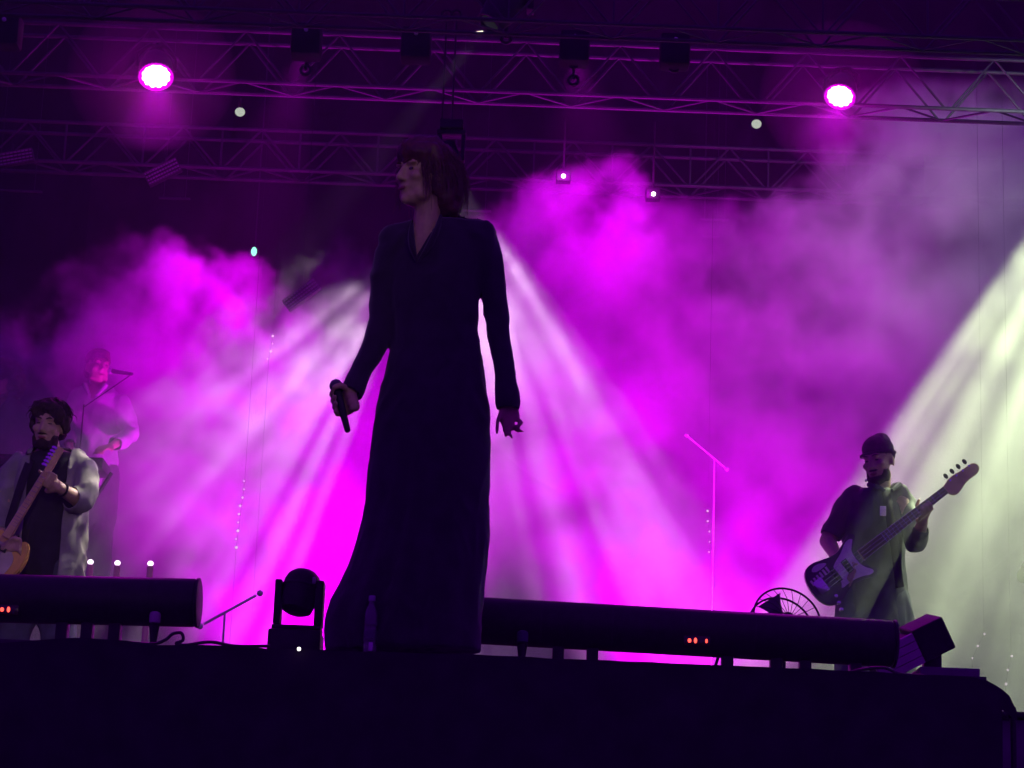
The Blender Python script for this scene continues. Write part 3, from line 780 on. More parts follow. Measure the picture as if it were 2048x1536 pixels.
# pale rod braced low behind the moving head
def rod(pa, pb, yy, lb, leg):
    A, B = at(*pa, yy), at(*pb, yy)
    t = thing('boom_rod', lb, 'boom stand', V((A.x, yy, 0)))
    MB().tube([A, B], .006, 8).build('rod', mat('pale_metal', (.6, .55, .6), .4), t)
    for e in (A, B):
        d = (e - (A + B) / 2).normalized(); MB().sphere(e + d * .02, .014, 10, 8).build('end_knob', mat('pale_metal', (.6, .55, .6), .4), t)
    c = lin(A, B, leg)
    MB().tube([c, (c.x, yy + .012, .015)], .0045, 8).build('stand_pole', mat('pale_metal', (.6, .55, .6), .4), t)
    MB().lathe([(.12, 0), (.12, .012), (.02, .02)], 20, Matrix.Translation((c.x, yy + .012, 0))).build('stand_base', M['black_metal'], t)
rod((408, 1248), (512, 1191), 2.2, 'pale sloping boom rod beside the small moving head lamp', .4)
rod((1378, 874), (1449, 934), 7.2, 'pale sloping boom rod in the magenta smoke', .72)

# strings of tiny lights
def light_string(pa, pb, n, yy, lb, top, st=1.6):
    A, B = at(*pa, yy), at(*pb, yy)
    t = thing('light_string', lb, 'light string', A)
    MB().tube([(A.x, yy + .01, top), A + V((0, .01, 0)), B + V((0, .01, 0)), (B.x, yy + .01, 0.01)], .0008, 5).build('wire', M['cable'], t)
    for i in range(n):
        q = lin(A, B, i / max(1, n - 1)); q.x += random.uniform(-.008, .008)
        MB().sphere(q, random.uniform(.004, .009), 8, 6).build('bulb', emis('string_bulb_%d' % int(st * 10), (1, .75, 1), st), t)
light_string((489, 962), (472, 1095), 9, 4.9, 'string of tiny lights hanging beside the gown and the pink posts', zC, .9)
light_string((545, 672), (537, 718), 4, 5.2, 'string of four tiny lights hanging high in the white beam', zC, 1.3)
light_string((1416, 1022), (1420, 1104), 5, 7.1, 'string of tiny lights deep in the magenta smoke', zC, 1.1)
light_string((1968, 1268), (1945, 1316), 3, 5.6, 'string of tiny lights beyond the tilted floodlight', zC, .5)
light_string((2022, 1312), (2012, 1368), 3, 5.6, 'string of tiny lights beyond the rounded stage corner', zC, .5)

# crash cymbal at the side of the stage
q = at(2098, 1118, 5.0)
t = thing('cymbal', 'dark cymbal on a stand at the side of the bass player', 'cymbal', V((q.x, 5.0, 0)))
m4 = Matrix.Translation(q) @ Matrix.Rotation(R(-26), 4, 'Y') @ Matrix.Rotation(R(-20), 4, 'X')
MB().lathe([(.21, -.012), (.205, -.006), (.10, .012), (.045, .02), (.035, .035), (.008, .042)], 40, m4).build('plate', M['bronze'], t)
MB().tube([q, (q.x, 5.0, .3)], .010, 8).build('pole', M['black_metal'], t)
for k in range(3):
    a = 2 * math.pi * k / 3
    MB().tube([(q.x, 5.0, .32), (q.x + .28 * math.cos(a), 5.0 + .28 * math.sin(a), .012)], .008, 6).build('leg', M['black_metal'], t)
# ------------------------------------------------------------------ people
def head_prims(mb, c, m3, s=1.0, female=False):
    P = lambda x, y, z: V(c) + m3 @ V((x * s, y * s, z * s))
    E = lambda p, r: mb.sphere(P(*p), tuple(q * s for q in r), 18, 12, m3)
    E((0, .012, .035), (.076, .096, .090)); E((0, -.028, -.03), (.064, .066, .092))
    E((0, -.048, -.088), (.044, .042, .032)); E((0, -.078, -.104), (.019, .018, .016))
    for k in (-1, 1):
        E((k * .040, -.066, -.018), (.025, .024, .022)); E((k * .044, -.035, -.078), (.020, .034, .026))
        E((k * .076, .012, -.012), (.010, .020, .032)); E((k * .030, -.083, .031), (.026, .013, .009))
    mb.capsule(P(0, -.090, .020), .008 * s, P(0, -.112, -.026), .0125 * s, 10)
    for k in (-1, 1): E((k * .011, -.100, -.032), (.009, .011, .008))
    E((0, -.086, -.058), (.026, .013, .007)); E((0, -.084, -.070), (.022, .013, .007))
def face_parts(t, c, m3, s, brow=None, lips=None, closed=False):
    P = lambda x, y, z: V(c) + m3 @ V((x * s, y * s, z * s))
    for k in (-1, 1):
        MB().sphere(P(k * .030, -.0825, .008), (.0120 * s, .0055 * s, (.0035 if closed else .0050) * s), 10, 8, m3).build('eye', M['eye'], t)
        if brow: MB().tube([P(k * .012, -.097, .031), P(k * .030, -.096, .037), P(k * .050, -.080, .031)], [.003 * s, .0042 * s, .002 * s], 6).build('eyebrow', brow, t)
    if lips: MB().sphere(P(0, -.0965, -.064), (.021 * s, .006 * s, .008 * s), 12, 8, m3).build('lips', lips, t)
def strands(mb, roots, path, n, r, rng):
    for i in range(n):
        p = path(*roots(rng), rng); mb.tube(p, [r, r, r * .9, r * .35][:len(p)] if len(p) <= 4 else [r * (1 - .7 * k / (len(p) - 1)) for k in range(len(p))], 4)
def finger(mb, pts, r0=.0095, r1=.007):
    n = len(pts)
    mb.chain([(p, r0 + (r1 - r0) * k / (n - 1)) for k, p in enumerate(pts)], 10)
def fist(mb, c, axis, wrist, s=1.0, hold=.020, thumb_up=True):
    """closed hand round a bar through c along axis, coming from the wrist"""
    c, axis = V(c), V(axis).normalized(); toW = (V(wrist) - c); toW = (toW - axis * toW.dot(axis)).normalized()
    n = axis.cross(toW)
    pc = c + toW * (hold + .020) * s
    for k in (-.03, -.01, .01, .03): mb.capsule(pc + axis * k * s - n * .012 * s, .016 * s, V(wrist) + axis * k * .5 * s, .020 * s, 10)
    for k, (o, L) in enumerate(((.034, .95), (.011, 1.0), (-.012, .97), (-.034, .85))):
        pts = []
        for j in range(5):
            a = R(-50 + 62 * j * L); rr = (hold + .009) * s
            pts.append(c + axis * o * s + toW * rr * math.cos(a + R(20)) * 1.1 + n * rr * math.sin(a + R(20)))
        finger(mb, pts, .0100 * s, .0078 * s)
    tp = [pc + axis * .030 * s + n * -.010 * s, c + axis * .044 * s - n * (hold + .012) * s, c + axis * .040 * s - n * (hold + .010) * s - toW * .022 * s]
    finger(mb, tp, .0125 * s, .009 * s)

def mop(hair, P, m, n, seed, L0=.05, L1=.10, front=.10):
    """loose locks lying over a head of hair"""
    rng = random.Random(seed); st = MB()
    for i in range(n):
        a = rng.uniform(-math.pi, math.pi); e = rng.uniform(.1, 1.5)
        d = V((math.sin(a) * math.cos(e), math.cos(a) * math.cos(e), math.sin(e)))
        p0 = V((0, .025, .058)) + V((d.x * .090, d.y * .106, d.z * .092))
        side = V((d.x, d.y, 0)).normalized(); L = rng.uniform(L0, L1) * (.55 if d.y < -.3 else 1); sw = rng.uniform(-.03, .03)
        pts = []
        for k in range(6):
            u = k / 5
            q = p0 + side * (.022 * math.sin(u * 2.4)) + V((sw * u, 0, -L * u * (.35 + .65 * u))) + V((rng.uniform(-1, 1), rng.uniform(-1, 1), rng.uniform(-1, 1))) * .003
            pts.append(P(*q))
        st.tube(pts, [.0030 * (1 - .75 * k / 5) for k in range(6)], 4)
    st.build('hair_locks', m, hair)

# ---- the singer
SY = .55
def singer():
    S = lambda px, py, dy=0.0: at(px, py, SY + dy)
    root = thing('person', 'red haired singer in a long black gown holding a microphone', 'person', V((S(820, 1300).x, SY, 0)))
    hc = S(846, 353); hm = Matrix.Rotation(R(5), 3, 'Y') @ Matrix.Rotation(R(-48), 3, 'Z') @ Matrix.Rotation(R(6), 3, 'X')
    hs = 1.05
    b = MB(); head_prims(b, hc, hm, hs, True)
    b.capsule(S(858, 395, .02), .050, S(850, 470, .02), .052); b.capsule(S(850, 465, .03), .06, S(848, 560, .03), .085)
    # torso, pelvis, legs inside the gown
    for a_, b_ in (((815, 515), (905, 520)), ((905, 520), (925, 505))): b.capsule(S(*a_, .03), .05, S(*b_, .03), .05)
    b.loft([(S(868, 900, .03), .10, .09), (S(868, 840, .03), .15, .11), (S(868, 700, .03), .115, .09), (S(868, 640, .03), .11, .085), (S(868, 560, .03), .135, .09), (S(862, 510, .03), .14, .075), (S(858, 478, .03), .07, .06)])
    for kx, fx in ((815, 790), (915, 915)):
        b.chain([(S(kx + 10, 880, .03), .085), (S(kx, 1080, .02), .055), (S(fx, 1262, .06), .036), (S(fx, 1284, .0), .028)])
    # arm with the microphone
    wl = S(700, 786, -.05)
    b.chain([(S(800, 500, .04), .036), (S(766, 645, .03), .032), (wl, .026)])
    mic_c = S(683, 803, -.07); mic_t = S(696, 864, -.09); axis = (S(674, 779, -.055) - mic_t).normalized()
    fist(b, mic_c, axis, wl, 1.16, .017)
    # free hand
    wr = S(1016, 812, -.01)
    b.chain([(S(945, 490, .04), .036), (S(992, 640, .03), .028), (wr, .025)])
    for k, (x0, x1) in enumerate(((1007, 1003), (1014, 1014), (1021, 1024), (1028, 1034))):
        b.capsule(wr + V(((x0 - 1016) / 560, 0, 0)), .017, S(x1, 838, -.015 + .004 * k), .0135, 10)
    finger(b, [S(1034, 836, -.02), S(1043, 846, -.03), S(1036, 853, -.045), S(1028, 853, -.045)])
    finger(b, [S(1024, 842, -.02), S(1028, 856, -.03), S(1036, 863, -.035), S(1046, 862, -.04)], .009, .006)
    finger(b, [S(1015, 842, -.015), S(1017, 860, -.025), S(1024, 876, -.035)], .0095, .006)
    finger(b, [S(1006, 842, -.01), S(1008, 858, -.02), S(1012, 872, -.03)], .009, .006)
    finger(b, [S(1004, 822, -.02), S(995, 843, -.04), S(994, 866, -.05)], .011, .007)
    b.remesh('body', M['skin'], root, .0065, 3)
    face_parts(root, hc, hm, hs, M['brown_hair'], M['lips'])
    # hair: swept crown and a bob that ends at the nape
    P = lambda x, y, z: hc + hm @ V((x * hs, y * hs, z * hs))
    h = MB()
    for c_, r_ in (((0, .02, .057), (.094, .110, .094)), ((0, -.03, .088), (.078, .078, .052)), ((.03, .06, .0), (.075, .085, .10)), ((-.03, .06, -.0), (.075, .085, .10)), ((.03, .085, -.06), (.072, .066, .085)), ((-.04, .075, -.05), (.055, .06, .08)), ((.072, .04, -.02), (.026, .05, .075)), ((.06, .10, -.10), (.04, .04, .05)), ((-.075, .02, .02), (.022, .045, .06))):
        h.sphere(P(*c_), tuple(q * hs for q in r_), 18, 12, hm)
    def hshape(co, n):
        d = noise.noise(co * 22) * .015 + noise.noise(V((co.x * 90, co.y * 90, co.z * 16))) * .007
        return co + n * d
    hair = h.remesh('hair', M['red_hair'], root, .009, 3, hshape)
    rng = random.Random(3); st = MB()
    for i in range(900):
        fly = 1.0 if i < 520 else 3.2
        a = rng.uniform(-2.6, 2.6); e = rng.uniform(-.2, 1.45)
        d = V((math.sin(a) * math.cos(e), math.cos(a) * math.cos(e), math.sin(e)))
        p0 = V((0, .03, .045)) + V((d.x * .088, d.y * .10, d.z * .092))
        if p0.y < -.05 and p0.z < .06: continue
        side = V((d.x, d.y, 0)); side = side.normalized() if side.length > 1e-3 else V((0, 1, 0))
        L = rng.uniform(.05, .13); pts = []
        for k in range(6):
            u = k / 5
            q = p0 + side * (.020 * math.sin(u * 2.2) + .014 * u) + V((0, .03 * u, -L * u * (0.4 + u))) + V((rng.uniform(-1, 1), rng.uniform(-1, 1), rng.uniform(-1, 1))) * .003 * fly + side * (fly - 1) * .008 * u
            pts.append(P(*q))
        st.tube(pts, [(.0024 if fly < 2 else .0014) * (1 - .75 * k / 5) for k in range(6)], 4)
    st.build('hair_strands', M['red_hair'], hair)
    MB().sphere(P(.083, .01, -.045), .009, 10, 8).build('earring', M['chrome'], root)
    # gown
    g = MB()
    rings = [(432, 838, 888, .052), (446, 815, 935, .060), (462, 790, 968, .072), (485, 776, 980, .085), (515, 770, 977, .098), (545, 770, 966, .105), (600, 776, 957, .105), (650, 783, 951, .098), (700, 781, 961, .105), (760, 766, 973, .125), (810, 751, 979, .140), (900, 742, 980, .155), (1000, 732, 977, .165), (1080, 713, 976, .175), (1130, 697, 973, .18), (1170, 680, 969, .185), (1200, 662, 966, .19), (1240, 650, 962, .19), (1275, 648, 960, .19), (1303, 652, 961, .19)]
    RR = []; seg = 72
    for py, xl, xr, dp in rings:
        A, B = S(xl, py), S(xr, py); c = (A + B) / 2; a_ = (B - A).length / 2; dirx = (B - A).normalized()
        fold = max(0, (py - 760) / 540)
        ring = []
        for k in range(seg):
            th = 2 * math.pi * k / seg
            f = 1 + fold * .07 * math.sin(11 * th + 1.3 * math.sin(3 * th)) * abs(math.sin(th))
            ring.append(g.bm.verts.new(c + dirx * a_ * math.cos(th) + V((0, dp * f * math.sin(th) + .03, 0))))
        RR.append(ring)
    for A, B in zip(RR, RR[1:]):
        for k in range(seg): g.bm.faces.new((A[k], A[(k + 1) % seg], B[(k + 1) % seg], B[k]))
    g.bm.faces.new(RR[0][::-1]); g.bm.faces.new(RR[-1])
    g.chain([(S(802, 486, .02), .062), (S(780, 510, .02), .060), (S(770, 550, .02), .053), (S(764, 600, .03), .046), (S(767, 640, .03), .050), (S(748, 690, .01), .048), (S(722, 742, -.02), .043), (S(703, 781, -.045), .047)])
    g.chain([(S(945, 474, .02), .062), (S(965, 482, .02), .060), (S(977, 515, .02), .053), (S(985, 560, .02), .048), (S(993, 620, .03), .044), (S(1000, 690, .02), .039), (S(1010, 750, .0), .040), (S(1016, 808, -.01), .046)])
    g.capsule(S(895, 448, .03), .045, S(966, 466, .02), .054); g.capsule(S(835, 462, .03), .045, S(785, 478, .02), .054)
    va, vb, vc = S(822, 436), S(884, 436), S(834, 520)
    def gshape(co, n):
        w_ = noise.noise(co * 5.0) * .005 + creases(co, .004, 12)
        return co + n * w_
    def cutv(c, n):
        if n.y > .1: return False
        if c.z > va.z: return True
        if c.z < vc.z: return False
        u = (c.z - vc.z) / (va.z - vc.z)
        return vc.x + (va.x - vc.x) * u - .002 < c.x < vc.x + (vb.x - vc.x) * u
    wl_dir = (S(722, 742, -.02) - S(704, 778, -.045)).normalized(); wl_c = S(700, 787, -.048)
    wr_c = S(1017, 818, -.01)
    def cut(c, n):
        if (c - wl_c).dot(wl_dir) < 0 and (c - wl_c).length < .09: return True
        if c.x > S(986, 800).x and c.z < wr_c.z: return c.z > S(990, 900).z
        return cutv(c, n)
    pl = []
    for p_, q_ in ((va, vc), (vb, vc)):
        d_ = (q_ - p_); d_.y = 0; pl.append((p_, d_.normalized().cross(V((0, 1, 0)))))
    gw = g.remesh('gown', M['gown_cloth'], root, .010, 3, gshape, cut, pl + [(wl_c, wl_dir), (wr_c, V((0, 0, 1)))])
    so = gw.modifiers.new('cloth', 'SOLIDIFY'); so.thickness = .004; so.offset = -1
    for sx, sy_, ex, ey in ((824, 446, 834, 524), (882, 430, 835, 525)):
        lp = [S(sx + (ex - sx) * k / 5 + (-6 if sx < 850 else 8) * math.sin(math.pi * k / 5), sy_ + (ey - sy_) * k / 5, -.085 - .01 * math.sin(math.pi * k / 5)) for k in range(6)]
        MB().tube(lp, [.006, .011, .014, .014, .010, .004], 8).build('lapel', M['gown_cloth'], gw)
    # microphone
    m = thing('microphone', 'black hand microphone hanging from the singer\'s fist', 'microphone', mic_c)
    up = axis
    q4 = Matrix.Translation(mic_t) @ up.to_track_quat('Z', 'Y').to_matrix().to_4x4(); L = (S(674, 779, -.055) - mic_t).length
    MB().lathe([(.007, 0), (.0105, .004), (.012, .03), (.0155, L - .03), (.017, L - .012)], 18, q4).build('handle', M['black_metal'], m)
    MB().lathe([(.018, L - .013), (.0215, L - .008), (.0215, L - .004), (.018, L)], 18, q4).build('collar', M['black_metal'], m)
    MB().sphere(mic_t + up * (L + .016), .025, 16, 12).build('grille', mat('mic_mesh', (.09, .09, .10), .4, .5, .4, 160, .4), m)
singer()

# ---- guitars: x runs up the neck, z across the strings, front faces -y
def guitar(label, mtx, outline, body_m, guard, guard_m, neck_len, neck_w, nut_w, fret_m, neck_m, head_out, n_str, tuners, pickups, strap, extra=None, both_sides=False):
    t = thing('bass_guitar' if n_str == 4 else 'electric_guitar', label, 'guitar')
    MB().prism(outline, -.022, .022, None, .007).build('body', body_m, t)
    MB().prism(guard, -.0255, -.0225).build('pickguard', guard_m, t, smooth=False)
    MB().prism([(.0, -neck_w / 2), (neck_len, -nut_w / 2), (neck_len, nut_w / 2), (0, neck_w / 2)], -.034, -.012, None, .004).build('neck', neck_m, t)
    MB().prism([(.0, -neck_w / 2), (neck_len, -nut_w / 2), (neck_len, nut_w / 2), (0, neck_w / 2)], -.0395, -.0345).build('fretboard', fret_m, t, smooth=False)
    for k in range(1, 15):
        x = neck_len - (neck_len + .18) * (1 - 2 ** (-k / 12.0))
        if x < .01: break
        w_ = nut_w + (neck_w - nut_w) * (neck_len - x) / neck_len
        MB().box((x - .001, -.0408, -w_ / 2), (x + .001, -.0397, w_ / 2)).build('fret', M['chrome'], t, smooth=False)
    hd = MB().prism([(x + neck_len, z) for x, z in head_out], -.030, -.014, None, .003).build('headstock', neck_m, t)
    for x, z in tuners:
        MB().lathe([(.006, -.006), (.006, .018)], 8, Matrix.Translation((x + neck_len, -.024, z * .45)) @ Matrix.Rotation(R(90), 4, 'X')).build('string_post', M['chrome'], hd)
        MB().sphere((x + neck_len, -.022, z), (.011, .006, .016), 10, 6).build('tuner', M['chrome'] if n_str == 6 else M['black_metal'], hd)
    for x, z, lx, lz in pickups:
        MB().box((x - lx, -.033, z - lz), (x + lx, -.026, z + lz), bev=.002).build('pickup', M['black_metal'], t)
    bx = pickups[-1][0] - .09
    MB().box((bx - .035, -.032, -.04), (bx + .02, -.0228, .04), bev=.003).build('bridge', M['chrome'], t)
    for i in range(n_str):
        z0 = (i - (n_str - 1) / 2) * (.062 if n_str == 4 else .052) / (n_str - 1); z1 = z0 * nut_w / .062
        MB().tube([(bx, -.042, z0), (neck_len, -.043, z1)], .0009, 4).build('string', M['chrome'], t)
    for k in range(3):
        MB().lathe([(.011, 0), (.010, .014), (.006, .016)], 12, Matrix.Translation((bx + .02 - .01 * k, -.0256, -.085 - .035 * k)) @ Matrix.Rotation(R(90), 4, 'X')).build('knob', M['chrome'], t)
    if extra: extra(t)
    place(t, mtx)
    if strap:
        s = MB(); P = [V(p) for p in strap]
        for A, B in zip(P, P[1:]):
            pass
        inv = mtx.inverted()
        P2 = [inv @ p for p in P]; n = len(P2); w_ = .022; vs = []
        for i, p in enumerate(P2):
            d = (P2[min(n - 1, i + 1)] - P2[max(0, i - 1)]).normalized(); sd = d.cross(V((0, 1, 0))).normalized() * w_
            vs += [p - sd, p + sd]
        s.faces(vs, [(2 * i, 2 * i + 1, 2 * i + 3, 2 * i + 2) for i in range(n - 1)])
        o = s.build('strap', M['black_cloth'])
        o.parent = t
        so = o.modifiers.new('thick', 'SOLIDIFY'); so.thickness = .003
    return t
def smooth_outline(pts, k=3):
    for _ in range(k):
        out = []
        for i in range(len(pts)):
            (x0, z0), (x1, z1) = pts[i], pts[(i + 1) % len(pts)]
            out += [(.75 * x0 + .25 * x1, .75 * z0 + .25 * z1), (.25 * x0 + .75 * x1, .25 * z0 + .75 * z1)]
        pts = out
    return pts
def aim(origin, tip, roll=0.0):
    """matrix: local x from origin to tip, local -y towards the audience"""
    x = (V(tip) - V(origin)).normalized(); y = V((0, 1, 0)); y = (y - x * y.dot(x)).normalized(); z = x.cross(y)
    return Matrix.Translation(V(origin)) @ Matrix((x, y, z)).transposed().to_4x4() @ Matrix.Rotation(roll, 4, 'X')

# ---- the guitarist
GY = 4.0
def guitarist():
    S = lambda px, py, dy=0.0: at(px, py, GY + dy)
    fx = S(95, 1000).x
    root = thing('person', 'bearded guitarist in a pale open overshirt over a dark tee', 'person', V((fx, GY, 0)))
    hc = S(98, 853, -.02); hm = Matrix.Rotation(R(4), 3, 'Y') @ Matrix.Rotation(R(-6), 3, 'Z') @ Matrix.Rotation(R(8), 3, 'X'); hs = 1.02
    b = MB(); head_prims(b, hc, hm, hs)
    b.capsule(S(98, 890, .02), .056, S(98, 925, .03), .062)
    b.loft([(V((fx, GY + .03, .78)), .12, .11), (V((fx, GY + .03, .95)), .165, .125), (V((fx, GY + .03, 1.12)), .15, .115), (V((fx, GY + .03, 1.30)), .165, .12), (V((fx, GY + .03, 1.42)), .16, .10), (V((fx, GY + .03, 1.49)), .09, .07)])
    for s in (-1, 1):
        b.chain([(V((fx + s * .09, GY + .03, .86)), .095), (V((fx + s * .12, GY + .01, .48)), .065), (V((fx + s * .13, GY + .05, .10)), .045), (V((fx + s * .15, GY - .12, .045)), .04)])
    # fretting arm
    el = S(163, 1003, -.08); wr = S(118, 975, -.24)
    b.chain([(S(160, 938, .03), .055), (el, .046), (wr, .029)])
    nk = S(88, 958, -.30)
    g0 = S(16, 1078, -.26); g1 = S(108, 926, -.26)
    axis = (g1 - g0).normalized()
    hcx = g0 + axis * ((nk - g0).dot(axis))
    for o_ in (-.032, -.011, .011, .032):
        b.capsule(wr, .024, hcx + axis * o_ + V((.03, .035, -.02)), .0165, 10)
    for o_, L in ((.036, 1.0), (.012, 1.05), (-.012, 1.0), (-.035, .85)):
        base = hcx + axis * o_ + V((.034, .03, -.018))
        finger(b, [base, base + V((.012, -.045 * L, .006)), base + V((-.014, -.062 * L, .020)), base + V((-.032, -.050 * L, .022))], .0105, .0085)
    finger(b, [wr + axis * .02, hcx + V((-.012, .012, .030)), hcx + axis * .012 + V((-.030, -.012, .034))], .0135, .010)
    # picking arm
    el2 = S(-6, 1045, -.06); wr2 = S(8, 1098, -.27)
    b.chain([(S(36, 942, .03), .055), (el2, .046), (wr2, .029)])
    for o_ in (-.03, -.01, .01, .03): b.capsule(wr2, .023, wr2 + V((.055, -.02, .025 + o_)), .014, 10)
    for o_ in (-.03, -.01, .01, .03): finger(b, [wr2 + V((.055, -.02, .025 + o_)), wr2 + V((.085, -.035, .020 + o_)), wr2 + V((.092, -.022, -.004 + o_))])
    finger(b, [wr2 + V((.01, -.01, .03)), wr2 + V((.05, -.04, .05)), wr2 + V((.08, -.045, .045))], .012, .009)
    b.remesh('body', M['skin_dim'], root, .0085, 3)
    face_parts(root, hc, hm, hs, M['black_hair'], M['lips'], True)
    P = lambda x, y, z: hc + hm @ V((x * hs, y * hs, z * hs))
    h = MB()
    for c_, r_ in (((0, .03, .060), (.094, .108, .092)), ((-.01, -.035, .098), (.078, .052, .038)), ((-.05, -.068, .070), (.034, .022, .034)), ((.0, -.078, .082), (.035, .020, .022)), ((.062, -.05, .055), (.030, .035, .05)), ((-.082, .01, .015), (.022, .045, .06)), ((.084, .015, .02), (.020, .045, .055)), ((0, .07, -.0), (.082, .05, .075))):
        h.sphere(P(*c_), tuple(q * hs for q in r_), 16, 10, hm)
    def hsh(co, n): return co + n * (noise.noise(co * 30) * .012 + noise.noise(V((co.x * 80, co.y * 80, co.z * 25))) * .006)
    hr = h.remesh('hair', M['black_hair'], root, .009, 2, hsh)
    mop(hr, P, M['black_hair'], 300, 5, .03, .06)
    bd = MB()
    for c_, r_ in (((0, -.062, -.098), (.050, .040, .028)), ((.046, -.035, -.075), (.020, .040, .045)), ((-.046, -.035, -.075), (.020, .040, .045)), ((0, -.094, -.046), (.030, .010, .006)), ((0, -.088, -.088), (.030, .018, .018))):
        bd.sphere(P(*c_), tuple(q * hs for q in r_), 14, 10, hm)
    bd.remesh('beard', M['black_hair'], root, .006, 1, lambda co, n: co + n * noise.noise(co * 60) * .004)
    # tee
    te = MB()
    te.loft([(V((fx, GY + .03, .80)), .165, .13), (V((fx, GY + .03, .96)), .185, .145), (V((fx, GY + .02, 1.12)), .175, .14), (V((fx, GY + .03, 1.30)), .18, .135), (V((fx, GY + .03, 1.43)), .17, .11), (V((fx, GY + .03, 1.475)), .10, .085)])
    te.remesh('tee', M['tee'], root, .012, 2, lambda co, n: co + n * creases(co, .007, 9))
    # overshirt: open front, rolled sleeves
    j = MB()
    j.loft([(V((fx, GY + .04, .70)), .215, .165), (V((fx, GY + .04, .96)), .215, .165), (V((fx, GY + .04, 1.12)), .205, .16), (V((fx, GY + .04, 1.30)), .205, .155), (V((fx, GY + .04, 1.43)), .195, .125), (V((fx, GY + .05, 1.50)), .10, .085)])
    j.chain([(S(150, 928, .03), .074), (S(166, 946, .0), .072), (S(171, 984, -.06), .064), (S(162, 1003, -.09), .060), (S(146, 997, -.13), .055)])
    j.chain([(S(48, 932, .03), .074), (S(26, 952, .02), .072), (S(4, 1010, -.02), .064), (S(-5, 1048, -.06), .062), (S(-2, 1070, -.12), .058)])
    fr = S(50, 1000, -.1).x, S(129, 1000, -.1).x
    cu = S(143, 994, -.14); cd = (S(160, 1003, -.09) - cu).normalized()
    cu2 = S(-2, 1074, -.13); cd2 = (S(-5, 1048, -.06) - cu2).normalized()
    def jcut(c, n):
        if (c - cu).dot(cd) < 0 and (c - cu).length < .10: return True
        if (c - cu2).dot(cd2) < 0 and (c - cu2).length < .10: return True
        w0, w1 = fr
        return w0 < c.x < w1 and n.y < .25 and c.y < GY + .05 and c.z < 1.56
    ov = j.remesh('overshirt', M['overshirt'], root, .012, 2, lambda co, n: co + n * creases(co, .012, 10), jcut, [(cu, cd), (cu2, cd2), (V((fr[0], 0, 0)), V((1, 0, 0))), (V((fr[1], 0, 0)), V((1, 0, 0)))])
    so = ov.modifiers.new('cloth', 'SOLIDIFY'); so.thickness = .005; so.offset = -1
    for sx in (-1, 1):
        MB().tube([P(sx * .02, -.02, -.15) + V((sx * .045, -.075, .0)), P(0, 0, -.15) + V((sx * .085, -.03, -.01)), P(0, 0, -.14) + V((sx * .07, .07, .0))], [.012, .020, .014], 8).build('collar', M['overshirt'], ov)
    tr = MB()
    for s in (-1, 1): tr.chain([(V((fx + s * .085, GY + .03, .88)), .12), (V((fx + s * .12, GY + .01, .48)), .09), (V((fx + s * .13, GY + .05, .08)), .075)])
    tr.remesh('trousers', M['denim'], root, .014, 2, lambda co, n: co + n * creases(co, .010, 9))
    for s in (-1, 1): MB().sphere((fx + s * .15, GY - .06, .045), (.05, .13, .05), 14, 8).build('shoe', M['black_cloth'], root)
    MB().torus(lin(wr, el, .15), .034, .006, look((el - wr).cross(V((0, 0, 1)))) if False else (el - wr).to_track_quat('Y', 'Z').to_matrix(), 20, 6).build('bracelet', M['black_cloth'], root)
    # the guitar
    out = smooth_outline([(.03, .055), (-.02, .06), (-.06, .115), (-.13, .135), (-.20, .105), (-.27, .125), (-.35, .155), (-.41, .11), (-.425, 0), (-.41, -.11), (-.35, -.155), (-.27, -.125), (-.20, -.105), (-.12, -.15), (-.03, -.145), (.035, -.11), (.02, -.075), (-.03, -.05), (-.02, -.03), (.01, -.02), (.02, .03)], 3)
    gd = smooth_outline([(-.02, .04), (-.10, .09), (-.16, .08), (-.26, .03), (-.26, -.06), (-.16, -.09), (-.08, -.10), (-.04, -.05)], 2)
    hd = smooth_outline([(0, -.015), (.025, -.022), (.08, -.018), (.14, -.021), (.15, -.004), (.14, .020), (.10, .025), (.04, .027), (.02, .016), (0, .015)], 2)
    strap = [S(5, 1120, -.12), S(20, 1040, -.17), S(45, 960, -.15), S(62, 915, -.06), S(70, 902, .08)]
    guitar('natural blond electric guitar with maple neck held by the guitarist', aim(g0, g1, R(-6)), out, M['blond_wood'], gd, mat('guard_cream', (.42, .36, .30), .4), .385, .042, .031, M['maple'], M['maple'], hd, 6, [(.03 + .020 * k, .032) for k in range(6)], [(-.06, 0, .012, .036), (-.22, 0, .012, .038)], strap)
guitarist()

